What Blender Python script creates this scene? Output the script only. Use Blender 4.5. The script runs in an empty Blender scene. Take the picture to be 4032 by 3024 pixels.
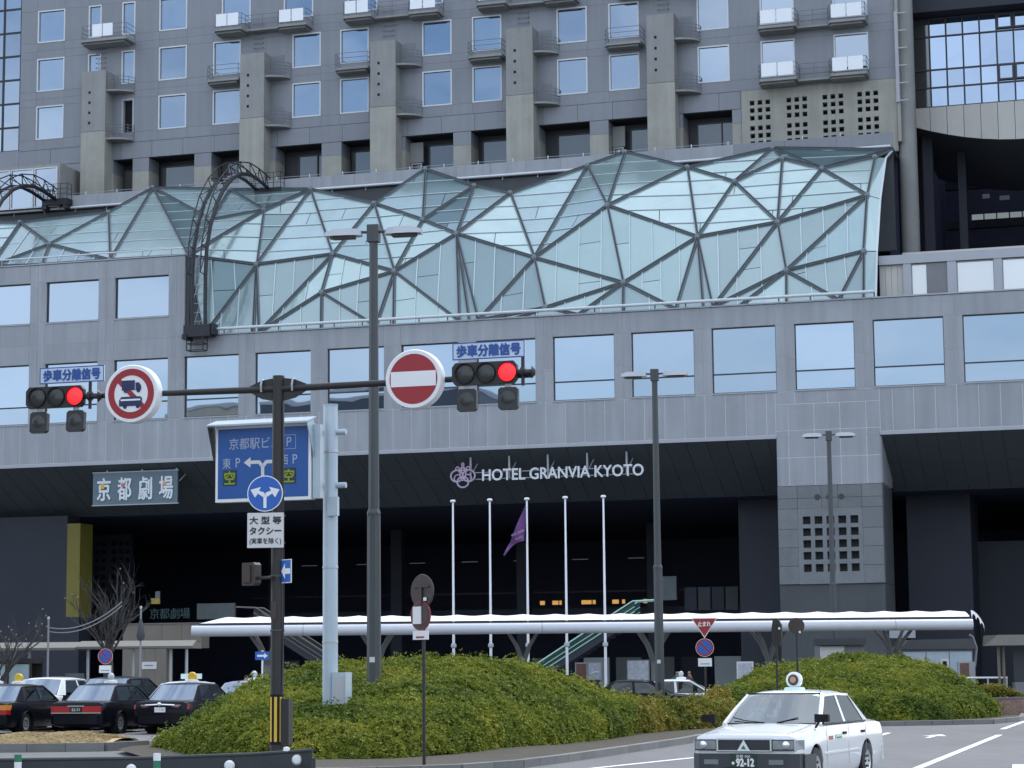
import bpy, bmesh, math, random
import numpy as np
from mathutils import Vector, Matrix
random.seed(7); RNG = np.random.default_rng(11)
SC = bpy.context.scene
COL = SC.collection
R = math.radians

# ------------------------------------------------------------------ camera
GZ = -0.10                                   # street level
cam_d = bpy.data.cameras.new('camera'); cam = bpy.data.objects.new('camera', cam_d); COL.objects.link(cam)
cam_d.sensor_width = 36.0; cam_d.lens = 78.12; cam_d.clip_start = 0.5; cam_d.clip_end = 3000
cam.matrix_world = Matrix.Translation((0, 0, 1.65)) @ Matrix.Rotation(R(97.389), 4, 'X') @ Matrix.Rotation(-0.0088, 4, 'Z')
SC.camera = cam

# ------------------------------------------------------------------ sky
SUN_EL, SUN_AZ = 52.0, 28.0                  # sun stands behind the building, veiled by cloud
w = bpy.data.worlds.new('World'); SC.world = w; w.use_nodes = True
nt = w.node_tree; nt.nodes.clear()
o_ = nt.nodes.new('ShaderNodeOutputWorld'); bg = nt.nodes.new('ShaderNodeBackground')
sky = nt.nodes.new('ShaderNodeTexSky'); sky.sky_type = 'NISHITA'; sky.sun_disc = False
sky.sun_elevation = R(SUN_EL); sky.sun_rotation = R(SUN_AZ); sky.dust_density = 1.2; sky.air_density = 1.0; sky.ozone_density = 1.6
tc = nt.nodes.new('ShaderNodeTexCoord'); mp = nt.nodes.new('ShaderNodeMapping'); mp.inputs['Scale'].default_value = (1, 1, 2.6)
nz = nt.nodes.new('ShaderNodeTexNoise'); nz.inputs['Scale'].default_value = 3.2; nz.inputs['Detail'].default_value = 7; nz.inputs['Roughness'].default_value = .56
rp = nt.nodes.new('ShaderNodeValToRGB'); rp.color_ramp.elements[0].position = .32; rp.color_ramp.elements[1].position = .58
mx = nt.nodes.new('ShaderNodeMix'); mx.data_type = 'RGBA'
mx.inputs['B'].default_value = (6.6, 7.3, 8.4, 1)          # cloud, same radiance scale as the sky
mul = nt.nodes.new('ShaderNodeMath'); mul.operation = 'MULTIPLY'; mul.inputs[1].default_value = .82
L = nt.links.new
L(tc.outputs['Generated'], mp.inputs['Vector']); L(mp.outputs['Vector'], nz.inputs['Vector']); L(nz.outputs['Fac'], rp.inputs['Fac'])
L(rp.outputs['Color'], mul.inputs[0]); L(mul.outputs[0], mx.inputs['Factor']); L(sky.outputs['Color'], mx.inputs['A'])
L(mx.outputs['Result'], bg.inputs['Color']); bg.inputs['Strength'].default_value = .11; L(bg.outputs[0], o_.inputs['Surface'])

sd = bpy.data.lights.new('sun', 'SUN'); sd.energy = 1.0; sd.angle = R(18); sd.color = (1, .96, .9)
sun = bpy.data.objects.new('sun', sd); COL.objects.link(sun)
tosun = Vector((math.sin(R(SUN_AZ)) * math.cos(R(SUN_EL)), math.cos(R(SUN_AZ)) * math.cos(R(SUN_EL)), math.sin(R(SUN_EL))))
sun.rotation_euler = tosun.to_track_quat('Z', 'Y').to_euler()

SC.view_settings.view_transform = 'Standard'; SC.view_settings.look = 'None'
SC.view_settings.exposure = 1.25; SC.view_settings.gamma = 1.0
SC.render.engine = 'CYCLES'
SC.cycles.max_bounces = 6; SC.cycles.diffuse_bounces = 3; SC.cycles.glossy_bounces = 3; SC.cycles.transparent_max_bounces = 6; SC.cycles.transmission_bounces = 3
SC.cycles.use_denoising = True; SC.cycles.caustics_reflective = False; SC.cycles.caustics_refractive = False
SC.cycles.sample_clamp_indirect = 6

# ------------------------------------------------------------------ materials
MATS = {}
def mat(name, col, rough=.6, metal=0., var=.08, scale=1.2, streak=0., rnd=0., bump=0., bscale=40., spec=.5, emit=0., coat=0., island=0., fine=0.):
    """procedural paint / stone / metal: base colour broken up by soft patches, rain streaks and a per-piece tone"""
    m = bpy.data.materials.new(name); m.use_nodes = True; t = m.node_tree; n = t.nodes; l = t.links.new
    b = n['Principled BSDF']; b.inputs['Roughness'].default_value = rough; b.inputs['Metallic'].default_value = metal
    b.inputs['Specular IOR Level'].default_value = spec; b.inputs['Coat Weight'].default_value = coat; b.inputs['Coat Roughness'].default_value = .04
    geo = n.new('ShaderNodeNewGeometry')
    val = None
    def add(sock):
        nonlocal val
        if val is None: val = sock; return
        a = n.new('ShaderNodeMath'); a.operation = 'ADD'; l(val, a.inputs[0]); l(sock, a.inputs[1]); val = a.outputs[0]
    def noise(sc, amp, mapscale=None, detail=4):
        z = n.new('ShaderNodeTexNoise'); z.inputs['Scale'].default_value = sc; z.inputs['Detail'].default_value = detail
        if mapscale:
            mpp = n.new('ShaderNodeMapping'); mpp.inputs['Scale'].default_value = mapscale; l(geo.outputs['Position'], mpp.inputs['Vector']); l(mpp.outputs[0], z.inputs['Vector'])
        else: l(geo.outputs['Position'], z.inputs['Vector'])
        a = n.new('ShaderNodeMath'); a.operation = 'MULTIPLY_ADD'; a.inputs[1].default_value = amp * 3.2; a.inputs[2].default_value = -amp * 1.6
        l(z.outputs['Fac'], a.inputs[0]); add(a.outputs[0])
    if var: noise(scale, var)
    if fine: noise(scale * 9, fine, None, 3)
    if streak: noise(1.0, streak, (2.6, 2.6, .16), 6)
    if name == 'asphalt': noise(.9, .09, (1.4, .07, 1), 4); noise(.12, .07, None, 2)
    if rnd:
        oi = n.new('ShaderNodeObjectInfo'); a = n.new('ShaderNodeMath'); a.operation = 'MULTIPLY_ADD'; a.inputs[1].default_value = rnd * 2; a.inputs[2].default_value = -rnd
        l(oi.outputs['Random'], a.inputs[0]); add(a.outputs[0])
    if island:
        a = n.new('ShaderNodeMath'); a.operation = 'MULTIPLY_ADD'; a.inputs[1].default_value = island * 2; a.inputs[2].default_value = -island
        l(geo.outputs['Random Per Island'], a.inputs[0]); add(a.outputs[0])
    if val is None: b.inputs['Base Color'].default_value = (*col, 1)
    else:
        a = n.new('ShaderNodeMath'); a.operation = 'ADD'; a.inputs[1].default_value = 1; l(val, a.inputs[0])
        v = n.new('ShaderNodeVectorMath'); v.operation = 'SCALE'; v.inputs[0].default_value = col; l(a.outputs[0], v.inputs['Scale'])
        l(v.outputs[0], b.inputs['Base Color'])
    if bump:
        z = n.new('ShaderNodeTexNoise'); z.inputs['Scale'].default_value = bscale; z.inputs['Detail'].default_value = 3; l(geo.outputs['Position'], z.inputs['Vector'])
        bp = n.new('ShaderNodeBump'); bp.inputs['Strength'].default_value = bump; bp.inputs['Distance'].default_value = .02; l(z.outputs['Fac'], bp.inputs['Height']); l(bp.outputs[0], b.inputs['Normal'])
    if emit: b.inputs['Emission Color'].default_value = (*col, 1); b.inputs['Emission Strength'].default_value = emit
    MATS[name] = m; return m

def glass_mat(name, tint, mirror, rough=.015, wave=.0, rnd=0.):
    """coated window glass: dark body under a mirror coat, pane a little wavy"""
    m = bpy.data.materials.new(name); m.use_nodes = True; t = m.node_tree; n = t.nodes; l = t.links.new; n.clear()
    out = n.new('ShaderNodeOutputMaterial'); g = n.new('ShaderNodeBsdfGlossy'); g.inputs['Roughness'].default_value = rough; g.inputs['Color'].default_value = (*mirror, 1)
    d = n.new('ShaderNodeBsdfDiffuse'); d.inputs['Color'].default_value = (*tint, 1)
    lw = n.new('ShaderNodeLayerWeight'); lw.inputs['Blend'].default_value = .35
    mr = n.new('ShaderNodeMapRange'); mr.inputs['To Min'].default_value = .72; mr.inputs['To Max'].default_value = 1.0
    ms = n.new('ShaderNodeMixShader'); l(lw.outputs['Facing'], mr.inputs['Value']); l(mr.outputs[0], ms.inputs[0]); l(d.outputs[0], ms.inputs[1]); l(g.outputs[0], ms.inputs[2]); l(ms.outputs[0], out.inputs[0])
    oi = n.new('ShaderNodeObjectInfo'); ma = n.new('ShaderNodeMath'); ma.operation = 'MULTIPLY_ADD'; ma.inputs[1].default_value = .2; ma.inputs[2].default_value = .86; l(oi.outputs['Random'], ma.inputs[0])
    sc = n.new('ShaderNodeVectorMath'); sc.operation = 'SCALE'; sc.inputs[0].default_value = mirror; l(ma.outputs[0], sc.inputs['Scale']); l(sc.outputs[0], g.inputs['Color'])
    if wave:
        geo = n.new('ShaderNodeNewGeometry'); z = n.new('ShaderNodeTexNoise'); z.inputs['Scale'].default_value = .45; z.inputs['Detail'].default_value = 1; l(geo.outputs['Position'], z.inputs['Vector'])
        bp = n.new('ShaderNodeBump'); bp.inputs['Strength'].default_value = 1; bp.inputs['Distance'].default_value = wave; l(z.outputs['Fac'], bp.inputs['Height']); l(bp.outputs[0], g.inputs['Normal'])
    MATS[name] = m; return m

def car_glass_mat(name, tint, fac, rise=.45):
    m = bpy.data.materials.new(name); m.use_nodes = True; t = m.node_tree; n = t.nodes; l = t.links.new; n.clear()
    out = n.new('ShaderNodeOutputMaterial'); g = n.new('ShaderNodeBsdfGlossy'); g.inputs['Roughness'].default_value = .02; g.inputs['Color'].default_value = (.92, .97, .96, 1)
    tr = n.new('ShaderNodeBsdfTransparent'); tr.inputs['Color'].default_value = (*tint, 1)
    lw = n.new('ShaderNodeLayerWeight'); lw.inputs['Blend'].default_value = .3
    mr = n.new('ShaderNodeMapRange'); mr.inputs['To Min'].default_value = fac; mr.inputs['To Max'].default_value = min(1, fac + rise)
    ms = n.new('ShaderNodeMixShader'); l(lw.outputs['Facing'], mr.inputs['Value']); l(mr.outputs[0], ms.inputs[0]); l(tr.outputs[0], ms.inputs[1]); l(g.outputs[0], ms.inputs[2]); l(ms.outputs[0], out.inputs[0])
    MATS[name] = m; return m

mat('granite', (.298, .315, .336), .55, var=.08, scale=.5, streak=.15, rnd=.055, fine=.03, bump=.08)
mat('granite_joint', (.60, .60, .63), .8)
mat('tower_panel', (.208, .220, .245), .5, var=.07, scale=.35, streak=.08, rnd=.035, fine=.03)
mat('tower_joint', (.19, .205, .225), .8)
mat('concrete', (.262, .264, .255), .85, var=.10, scale=.8, streak=.12, fine=.05, bump=.15, rnd=.03)
mat('concrete_pale', (.325, .32, .282), .85, var=.12, scale=.9, streak=.14, fine=.05, bump=.15)
mat('stone_block', (.165, .178, .185), .8, var=.14, scale=1.3, streak=.08, fine=.10, rnd=.08, bump=.25)
mat('stone_dark', (.07, .076, .082), .8, var=.12, scale=1.1, streak=.06, fine=.06, bump=.2)
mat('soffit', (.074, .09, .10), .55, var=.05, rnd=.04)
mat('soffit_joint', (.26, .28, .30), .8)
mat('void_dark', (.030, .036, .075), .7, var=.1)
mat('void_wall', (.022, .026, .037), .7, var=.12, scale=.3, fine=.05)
mat('trim_white', (.58, .61, .63), .4, var=.03)
mat('trim_grey', (.36, .37, .40), .45, var=.05)
mat('frame_dark', (.03, .034, .042), .45, var=.05)
mat('beam_grey', (.17, .20, .215), .45, metal=.2, var=.06)
mat('beam_dark', (.02, .022, .03), .5, var=.05)
mat('mullion', (.50, .58, .60), .35, metal=.2, var=.03)
mat('yellow_wall', (.17, .145, .02), .6, var=.08, streak=.05)
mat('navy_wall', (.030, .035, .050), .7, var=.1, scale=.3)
mat('beige_panel', (.52, .50, .46), .6, var=.04, streak=.04, rnd=.05)
mat('white_panel', (.80, .82, .84), .35, var=.03)
mat('steel_dark', (.022, .022, .028), .45, metal=.3, var=.15, scale=3)
mat('steel_brown', (.017, .0145, .013), .5, var=.12, scale=3)
mat('sign_brown', (.05, .034, .029), .55, var=.12, scale=5)
mat('lamp_post', (.05, .056, .06), .5, var=.08, scale=2, streak=.06)
mat('lamp_head', (.42, .43, .45), .4, metal=.5, var=.06)
mat('galv', (.40, .47, .52), .42, metal=.25, var=.06, scale=2, streak=.06)
mat('chrome', (.72, .74, .76), .15, metal=1., var=.02)
mat('flagpole', (.75, .76, .80), .3, metal=.3, var=.02)
mat('flag_purple', (.12, .045, .16), .8, var=.1, scale=4)
mat('membrane', (.80, .81, .83), .5, var=.02, scale=2)
mat('tube_white', (.56, .575, .61), .35, var=.04, scale=2)
mat('asphalt', (.135, .136, .138), .85, var=.10, scale=.25, fine=.12, bump=.3, bscale=90)
mat('road_paint', (.74, .74, .73), .7, var=.10, scale=3, fine=.10)
mat('kerb', (.17, .168, .16), .85, var=.14, scale=1.5, fine=.08, rnd=.10, bump=.2)
mat('paving', (.16, .158, .152), .85, var=.10, scale=.8, fine=.06, rnd=.05)
mat('soil', (.05, .042, .028), .95, var=.25, scale=1.4, fine=.2, bump=.6, bscale=14)
mat('straw', (.40, .30, .15), .95, var=.15, island=.3)
mat('hedge_gap_shade', (.02, .026, .008), .95, var=.2)  # shade between the leaves, put into a near-black colour
mat('bark', (.055, .052, .05), .9, var=.25, scale=4, bump=.4, bscale=20)
mat('brick', (.24, .15, .115), .85, var=.12, scale=4, rnd=.18, bump=.2)
mat('mortar', (.30, .28, .25), .9)
mat('black', (.008, .008, .010), .6, spec=.2)
mat('rubber', (.018, .018, .02), .75, var=.1)
mat('paint_white', (.72, .73, .73), .22, var=.015, coat=.6)
mat('paint_black', (.004, .004, .008), .28, coat=.08, spec=.16)
mat('paint_silver', (.38, .39, .41), .3, metal=.5, coat=.4)
mat('paint_red', (.42, .10, .05), .3, coat=.4)
mat('bumper_dark', (.035, .04, .045), .55, var=.06)
mat('lens_clear', (.24, .26, .27), .06, var=.25, scale=14, spec=.8)
mat('lens_red', (.36, .012, .016), .15, var=.1, scale=14, coat=.5)
mat('lens_orange', (.6, .22, .04), .15, coat=.5)
mat('rim', (.55, .56, .57), .3, metal=.6, var=.05)
mat('seat_white', (.42, .45, .45), .9, var=.05)
mat('seat_dark', (.05, .052, .06), .9)
mat('sign_red', (.30, .012, .018), .45, var=.04)
mat('sign_white', (.74, .74, .74), .45, var=.03)
mat('sign_white_dim', (.60, .585, .57), .5, var=.04)
mat('sign_blue', (.008, .095, .40), .42, var=.05)
mat('sign_blue_deep', (.012, .08, .29), .4, var=.05)
mat('ink_blue', (.02, .075, .28), .5)
mat('ink_navy', (.012, .02, .085), .5)
mat('ink_black', (.02, .02, .022), .6)
mat('letter_white', (.66, .69, .72), .45)
mat('led_green', (.16, .22, .015), .5, emit=.10)
mat('led_back', (.012, .03, .02), .5)
mat('red_light', (1., .010, .014), .4, emit=1.1)
mat('signal_dark', (.014, .013, .013), .5, var=.1)
mat('signal_lens', (.028, .031, .030), .25, var=.1, scale=20)
mat('theatre_blue', (.10, .15, .18), .45, var=.05)
mat('emblem', (.22, .17, .27), .45)
mat('plum', (.42, .33, .45), .5)
mat('stripe_yellow', (.65, .42, .03), .5)
mat('green_post', (.02, .17, .09), .5, var=.1)
mat('barrier', (.026, .031, .033), .6, var=.18, scale=3, fine=.1)
mat('shelter_beige', (.17, .15, .12), .7, var=.10, scale=1.5, streak=.08)
mat('shelter_roof', (.15, .142, .122), .6, var=.08)
mat('kiosk_grey', (.18, .185, .19), .6, var=.08)
mat('lit_warm', (1., .55, .14), .5, emit=.22)
mat('lit_cool', (.75, .85, .85), .5, emit=.10)
mat('lit_dim', (.30, .36, .40), .5, emit=.05)
mat('escalator_glass', (.015, .05, .042), .2, var=.1)
mat('escalator_rail', (.42, .66, .58), .3, metal=.3)
mat('poster_a', (.16, .08, .06), .5, var=.3, scale=9)
mat('poster_b', (.40, .42, .46), .5, var=.3, scale=6)
mat('shop_pale', (.17, .20, .205), .6, var=.12, scale=2)
mat('skin', (.42, .26, .19), .6)
mat('hair', (.015, .012, .011), .7)
mat('teal_coat', (.015, .12, .14), .85, var=.1, scale=8)
mat('brown_coat', (.10, .055, .05), .85, var=.1, scale=8)
mat('trousers', (.05, .048, .05), .9)
mat('shirt_blue', (.22, .30, .45), .85)
mat('bud', (.2, .19, .155), .8)
glass_mat('pane_podium', (.05, .07, .10), (.375, .445, .525), .012, wave=.004)
glass_mat('pane_tower', (.04, .07, .11), (.345, .40, .465), .012, wave=.006)
glass_mat('pane_curtain', (.03, .05, .08), (.36, .45, .58), .012, wave=.012)
glass_mat('pane_dim', (.21, .215, .205), (.14, .145, .15), .05)
glass_mat('pane_bright_reflection', (.75, .74, .68), (.5, .5, .5), .1)  # reflection of a bright building put into the pane colour
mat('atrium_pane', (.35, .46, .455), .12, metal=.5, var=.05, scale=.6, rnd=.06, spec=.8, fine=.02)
mat('atrium_skylit', (.43, .545, .535), .18, metal=.42, var=.10, scale=.7, rnd=.06, spec=.8, fine=.03)  # brighter copy of the roof glass, sky light put into the colour
car_glass_mat('windscreen', (.36, .43, .41), .12)
car_glass_mat('side_glass', (.24, .26, .28), .06, .12)
mat('slim_grey', (.24, .245, .25), .5, metal=.2, var=.06)
mat('letter_dim', (.36, .40, .50), .5)
mat('office_dark', (.03, .04, .05), .4, var=.1)
mat('office_beige', (.34, .31, .25), .8, var=.08, streak=.06)
mat('plate_blue', (.50, .58, .70), .45, var=.03)
mat('sign_red_dull', (.16, .02, .02), .5)
mat('rail_grey', (.16, .165, .18), .5, metal=.2)
mat('lamp_milk', (.48, .50, .52), .4, var=.04)
mat('atrium_half_shade', (.275, .36, .365), .12, metal=.4, var=.05, scale=.6, rnd=.08, spec=.8, fine=.02)  # darker copy of the roof glass, weaker sky light put into the colour
mat('atrium_shade', (.14, .215, .225), .12, metal=.4, var=.08, scale=.7, rnd=.08, spec=.8)  # darkest copy of the roof glass, shade put into the colour
mat('booth_pane', (.36, .47, .49), .2, var=.06, scale=1.5)
car_glass_mat('rear_glass', (.45, .52, .51), .42, .3)
mat('shop_teal', (.08, .14, .15), .5, emit=.05)
mat('shop_yellow', (.45, .36, .12), .5, emit=.10)
# ------------------------------------------------------------------ helpers
class MB:
    """collects simple shapes; build() links them as ONE mesh object"""
    def __init__(s): s.v = []; s.f = []
    def add(s, vs, fs):
        k = len(s.v); s.v += [tuple(p) for p in vs]; s.f += [tuple(i + k for i in f) for f in fs]; return s
    def box(s, x0, x1, y0, y1, z0, z1):
        return s.add([(x0, y0, z0), (x1, y0, z0), (x1, y1, z0), (x0, y1, z0), (x0, y0, z1), (x1, y0, z1), (x1, y1, z1), (x0, y1, z1)],
                     [(3, 2, 1, 0), (4, 5, 6, 7), (0, 1, 5, 4), (1, 2, 6, 5), (2, 3, 7, 6), (3, 0, 4, 7)])
    def bar(s, a, b, w, h, up=(0, 0, 1)):
        a, b = Vector(a), Vector(b); d = (b - a).normalized(); u = Vector(up)
        if abs(d.dot(u)) > .98: u = Vector((0, 1, 0))
        sx = d.cross(u).normalized() * (w / 2); sz = sx.cross(d).normalized() * (h / 2)
        vs = [p + i * sx + j * sz for p in (a, b) for i, j in ((-1, -1), (1, -1), (1, 1), (-1, 1))]
        return s.add(vs, [(3, 2, 1, 0), (4, 5, 6, 7), (0, 1, 5, 4), (1, 2, 6, 5), (2, 3, 7, 6), (3, 0, 4, 7)])
    def cyl(s, a, b, r0, r1=None, n=12, caps=True):
        a, b = Vector(a), Vector(b); r1 = r0 if r1 is None else r1; d = (b - a).normalized()
        u = d.orthogonal().normalized(); w = d.cross(u)
        vs = []
        for p, r in ((a, r0), (b, r1)):
            for i in range(n):
                t = 2 * math.pi * i / n + math.pi / n; vs.append(p + u * (r * math.cos(t)) + w * (r * math.sin(t)))
        fs = [(i, (i + 1) % n, n + (i + 1) % n, n + i) for i in range(n)]
        if caps: fs += [tuple(range(n - 1, -1, -1)), tuple(range(n, 2 * n))]
        return s.add(vs, fs)
    def tube(s, pts, r, n=8, closed=False):
        pts = [Vector(p) for p in pts]; m = len(pts); rr = r if isinstance(r, (list, tuple)) else [r] * m
        vs = []; prev = None
        for i, p in enumerate(pts):
            if closed: d = (pts[(i + 1) % m] - pts[i - 1]).normalized()
            else: d = (pts[min(i + 1, m - 1)] - pts[max(i - 1, 0)]).normalized()
            u = (prev - d * prev.dot(d)) if prev is not None else d.orthogonal()
            u = u.normalized() if u.length > 1e-6 else d.orthogonal().normalized(); prev = u; w_ = d.cross(u)
            for k in range(n):
                t = 2 * math.pi * k / n; vs.append(p + u * (rr[i] * math.cos(t)) + w_ * (rr[i] * math.sin(t)))
        fs = []
        for i in range(m if closed else m - 1):
            j = (i + 1) % m
            for k in range(n): fs.append((i * n + k, i * n + (k + 1) % n, j * n + (k + 1) % n, j * n + k))
        if not closed: fs += [tuple(range(n - 1, -1, -1)), tuple((m - 1) * n + k for k in range(n))]
        return s.add(vs, fs)
    def prism(s, poly, vec):
        poly = [Vector(p) for p in poly]; v = Vector(vec); n = len(poly)
        return s.add(poly + [p + v for p in poly], [tuple(range(n - 1, -1, -1)), tuple(range(n, 2 * n))] + [(i, (i + 1) % n, n + (i + 1) % n, n + i) for i in range(n)])
    def lathe(s, prof, n=16, axis='Z', c=(0, 0, 0)):
        vs = []; m = len(prof)
        for i in range(n):
            t = 2 * math.pi * i / n
            for (r, z) in prof:
                p = (r * math.cos(t), r * math.sin(t), z)
                if axis == 'Y': p = (p[0], p[2], p[1])
                vs.append((p[0] + c[0], p[1] + c[1], p[2] + c[2]))
        return s.add(vs, [(i * m + k, ((i + 1) % n) * m + k, ((i + 1) % n) * m + k + 1, i * m + k + 1) for i in range(n) for k in range(m - 1)])
    def disc(s, cx, cz, r, y, n=32, r_in=0.):
        """flat disc / ring facing -Y"""
        o = [(cx + r * math.cos(2 * math.pi * i / n), y, cz + r * math.sin(2 * math.pi * i / n)) for i in range(n)]
        if not r_in: return s.add(o, [tuple(range(n))])
        q = [(cx + r_in * math.cos(2 * math.pi * i / n), y, cz + r_in * math.sin(2 * math.pi * i / n)) for i in range(n)]
        return s.add(o + q, [(i, (i + 1) % n, n + (i + 1) % n, n + i) for i in range(n)])
    def mesh(s, name, m=None, smooth=0):
        me = bpy.data.meshes.new(name); me.from_pydata([tuple(p) for p in s.v], [], s.f)
        bm = bmesh.new(); bm.from_mesh(me); bmesh.ops.recalc_face_normals(bm, faces=bm.faces[:]); bm.to_mesh(me); bm.free()
        if m: me.materials.append(MATS[m])
        if smooth:
            me.polygons.foreach_set('use_smooth', [True] * len(me.polygons)); me.set_sharp_from_angle(angle=R(smooth))
        return me
    def build(s, name, m, parent=None, smooth=0, loc=None, rot=None):
        return link(name, s.mesh(name, m, smooth), parent, loc, rot)
def link(name, me, parent=None, loc=None, rot=None, scale=None):
    o = bpy.data.objects.new(name, me); COL.objects.link(o)
    if parent: o.parent = parent
    if loc is not None: o.location = loc
    if rot is not None: o.rotation_euler = rot
    if scale is not None: o.scale = scale
    return o
def tag(o, label, cat, group=None, kind=None):
    o['label'] = label; o['category'] = cat
    if group: o['group'] = group
    if kind: o['kind'] = kind
    return o
def thing(name, label, cat, loc=(0, 0, 0), rz=0, group=None):
    return tag(link(name, None, None, loc, (0, 0, rz)), label, cat, group)
def struct(name, mb, m, smooth=0):
    o = mb.build(name, m, None, smooth); o['kind'] = 'structure'; return o
def copy_tree(o, parent=None):
    c = o.copy(); COL.objects.link(c); c.parent = parent
    for ch in list(o.children): copy_tree(ch, c)
    return c
_unit = {}
def unit_mesh(m):
    """a box of side 1 with its edges a touch rounded, shared by all panels of one material"""
    if m not in _unit:
        me = bpy.data.meshes.new('panel_' + m); bm = bmesh.new(); bmesh.ops.create_cube(bm, size=1); bm.to_mesh(me); bm.free(); me.materials.append(MATS[m]); _unit[m] = me
    return _unit[m]
def panel(name, m, parent, x0, x1, y0, y1, z0, z1):
    return link(name, unit_mesh(m), parent, ((x0 + x1) / 2, (y0 + y1) / 2, (z0 + z1) / 2), None, (x1 - x0, y1 - y0, z1 - z0))
def cladding(parent, m, xs, zs, y0, y1, gap=.03, openings=(), name='wall_panel'):
    """one panel per grid cell, cells that fall in an opening left out"""
    for a, b in zip(xs[:-1], xs[1:]):
        if b - a < .08: continue
        for c, d in zip(zs[:-1], zs[1:]):
            if d - c < .05: continue
            cx, cz = (a + b) / 2, (c + d) / 2
            if any(q[0] < cx < q[1] and q[2] < cz < q[3] for q in openings): continue
            panel(name, m, parent, a + gap / 2, b - gap / 2, y0, y1, c + gap / 2, d - gap / 2)
def perforated(mb, x0, x1, z0, z1, y0, y1, holes):
    """solid slab with square holes right through its depth"""
    xs = sorted({x0, x1, *[h[0] for h in holes], *[h[1] for h in holes]}); zs = sorted({z0, z1, *[h[2] for h in holes], *[h[3] for h in holes]})
    for a, b in zip(xs[:-1], xs[1:]):
        run = None
        for c, d in zip(zs[:-1], zs[1:]):
            cx, cz = (a + b) / 2, (c + d) / 2
            hit = any(h[0] < cx < h[1] and h[2] < cz < h[3] for h in holes)
            if hit:
                if run is not None: mb.box(a, b, y0, y1, run, c); run = None
            elif run is None: run = c
        if run is not None: mb.box(a, b, y0, y1, run, z1)
    return mb
def text(body, size, m, parent, loc, rot=(math.pi / 2, 0, 0), width=None, extrude=.004, bold=0., name='lettering', align='CENTER', height=None):
    cu = bpy.data.curves.new('t', 'FONT'); cu.body = body; cu.size = size; cu.extrude = extrude; cu.align_x = align; cu.align_y = 'CENTER'; cu.resolution_u = 3
    o = bpy.data.objects.new('t', cu); COL.objects.link(o); dg = bpy.context.evaluated_depsgraph_get()
    me = bpy.data.meshes.new_from_object(o.evaluated_get(dg)); bpy.data.objects.remove(o); bpy.data.curves.remove(cu)
    me.name = name; me.materials.clear(); me.materials.append(MATS[m])
    co = np.empty(len(me.vertices) * 3); me.vertices.foreach_get('co', co); co = co.reshape(-1, 3)
    if len(co):
        lo, hi = co.min(0), co.max(0); c = (lo + hi) / 2
        if align == 'CENTER': co[:, 0] -= c[0]
        co[:, 1] -= c[1]
        if width: co[:, 0] *= width / (hi[0] - lo[0])
        if height: co[:, 1] *= height / (hi[1] - lo[1])
        me.vertices.foreach_set('co', co.ravel())
        if bold:
            bm = bmesh.new(); sc_ = bold * 1.2
            for i, (dx, dy) in enumerate(((0, 0), (sc_, 0), (-sc_, 0), (0, sc_), (0, -sc_))):
                k = len(bm.verts); bm.from_mesh(me); bm.verts.ensure_lookup_table()
                for v in bm.verts[k:]: v.co += Vector((dx, dy, .0003 * i))
            bm.to_mesh(me); bm.free()
    return link(name, me, parent, loc, rot)

ALPHA = R(16.7)                               # the street grid: the hotel front, the signal arm and the kerbs follow it
FRONT = Vector((0, 125, 0))
# ------------------------------------------------------------------ ground and roads
mb = MB(); mb.add([(-900, -500, GZ), (900, -500, GZ), (900, 1200, GZ), (-900, 1200, GZ)], [(0, 1, 2, 3)]); struct('road', mb, 'asphalt')

def marking(pts, label=None):
    return MB().add([(x, y, GZ + .004) for x, y in pts], [tuple(range(len(pts)))])
def line_mark(a, b, w_, lab):
    a, b = Vector(a), Vector(b); n = (b - a).normalized(); n = Vector((-n.y, n.x)) * w_ / 2
    o = marking([a - n, b - n, b + n, a + n]).build('road_marking', 'road_paint'); o['kind'] = 'structure'; return o
line_mark((7.0, 39.5), (12.75, 59.2), .17, 'l'); line_mark((14.0, 64.6), (16.9, 74.4), .17, 'l')
line_mark((1.2, 40.6), (4.2, 46.8), .16, 'l'); line_mark((9.4, 58.6), (10.3, 62.0), .16, 'l')
line_mark((-19.5, 61.3), (-13.2, 72.4), .16, 'l'); line_mark((-13.1, 65.0), (-11.4, 70.8), .15, 'l')
line_mark((8.75, 39.0), (9.2, 41.0), .3, 'l')
for (x, y, a, s) in ((10.9, 58.6, -17, .8),):
    c, q = math.cos(R(a)), math.sin(R(a))
    arrow = [(-.09, -1.7), (.09, -1.7), (.09, .2), (.42, .0), (.10, 1.7), (-.02, 1.7), (-.42, .3), (-.09, .4)]
    o = marking([(x + (px * c - py * q) * s, y + (px * q + py * c) * s) for px, py in arrow]).build('arrow_marking', 'road_paint'); o['kind'] = 'structure'
# zebra strips and bay lines by the taxi rank
for i in range(5):
    line_mark((-19.5 + i * 2.42, 72.2), (-18.6 + i * 2.42, 78.2), .13, 'l')
for y in (72.0, 75.2): line_mark((-20, y - .35), (-9.5, y + .25), .12, 'l')

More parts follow.
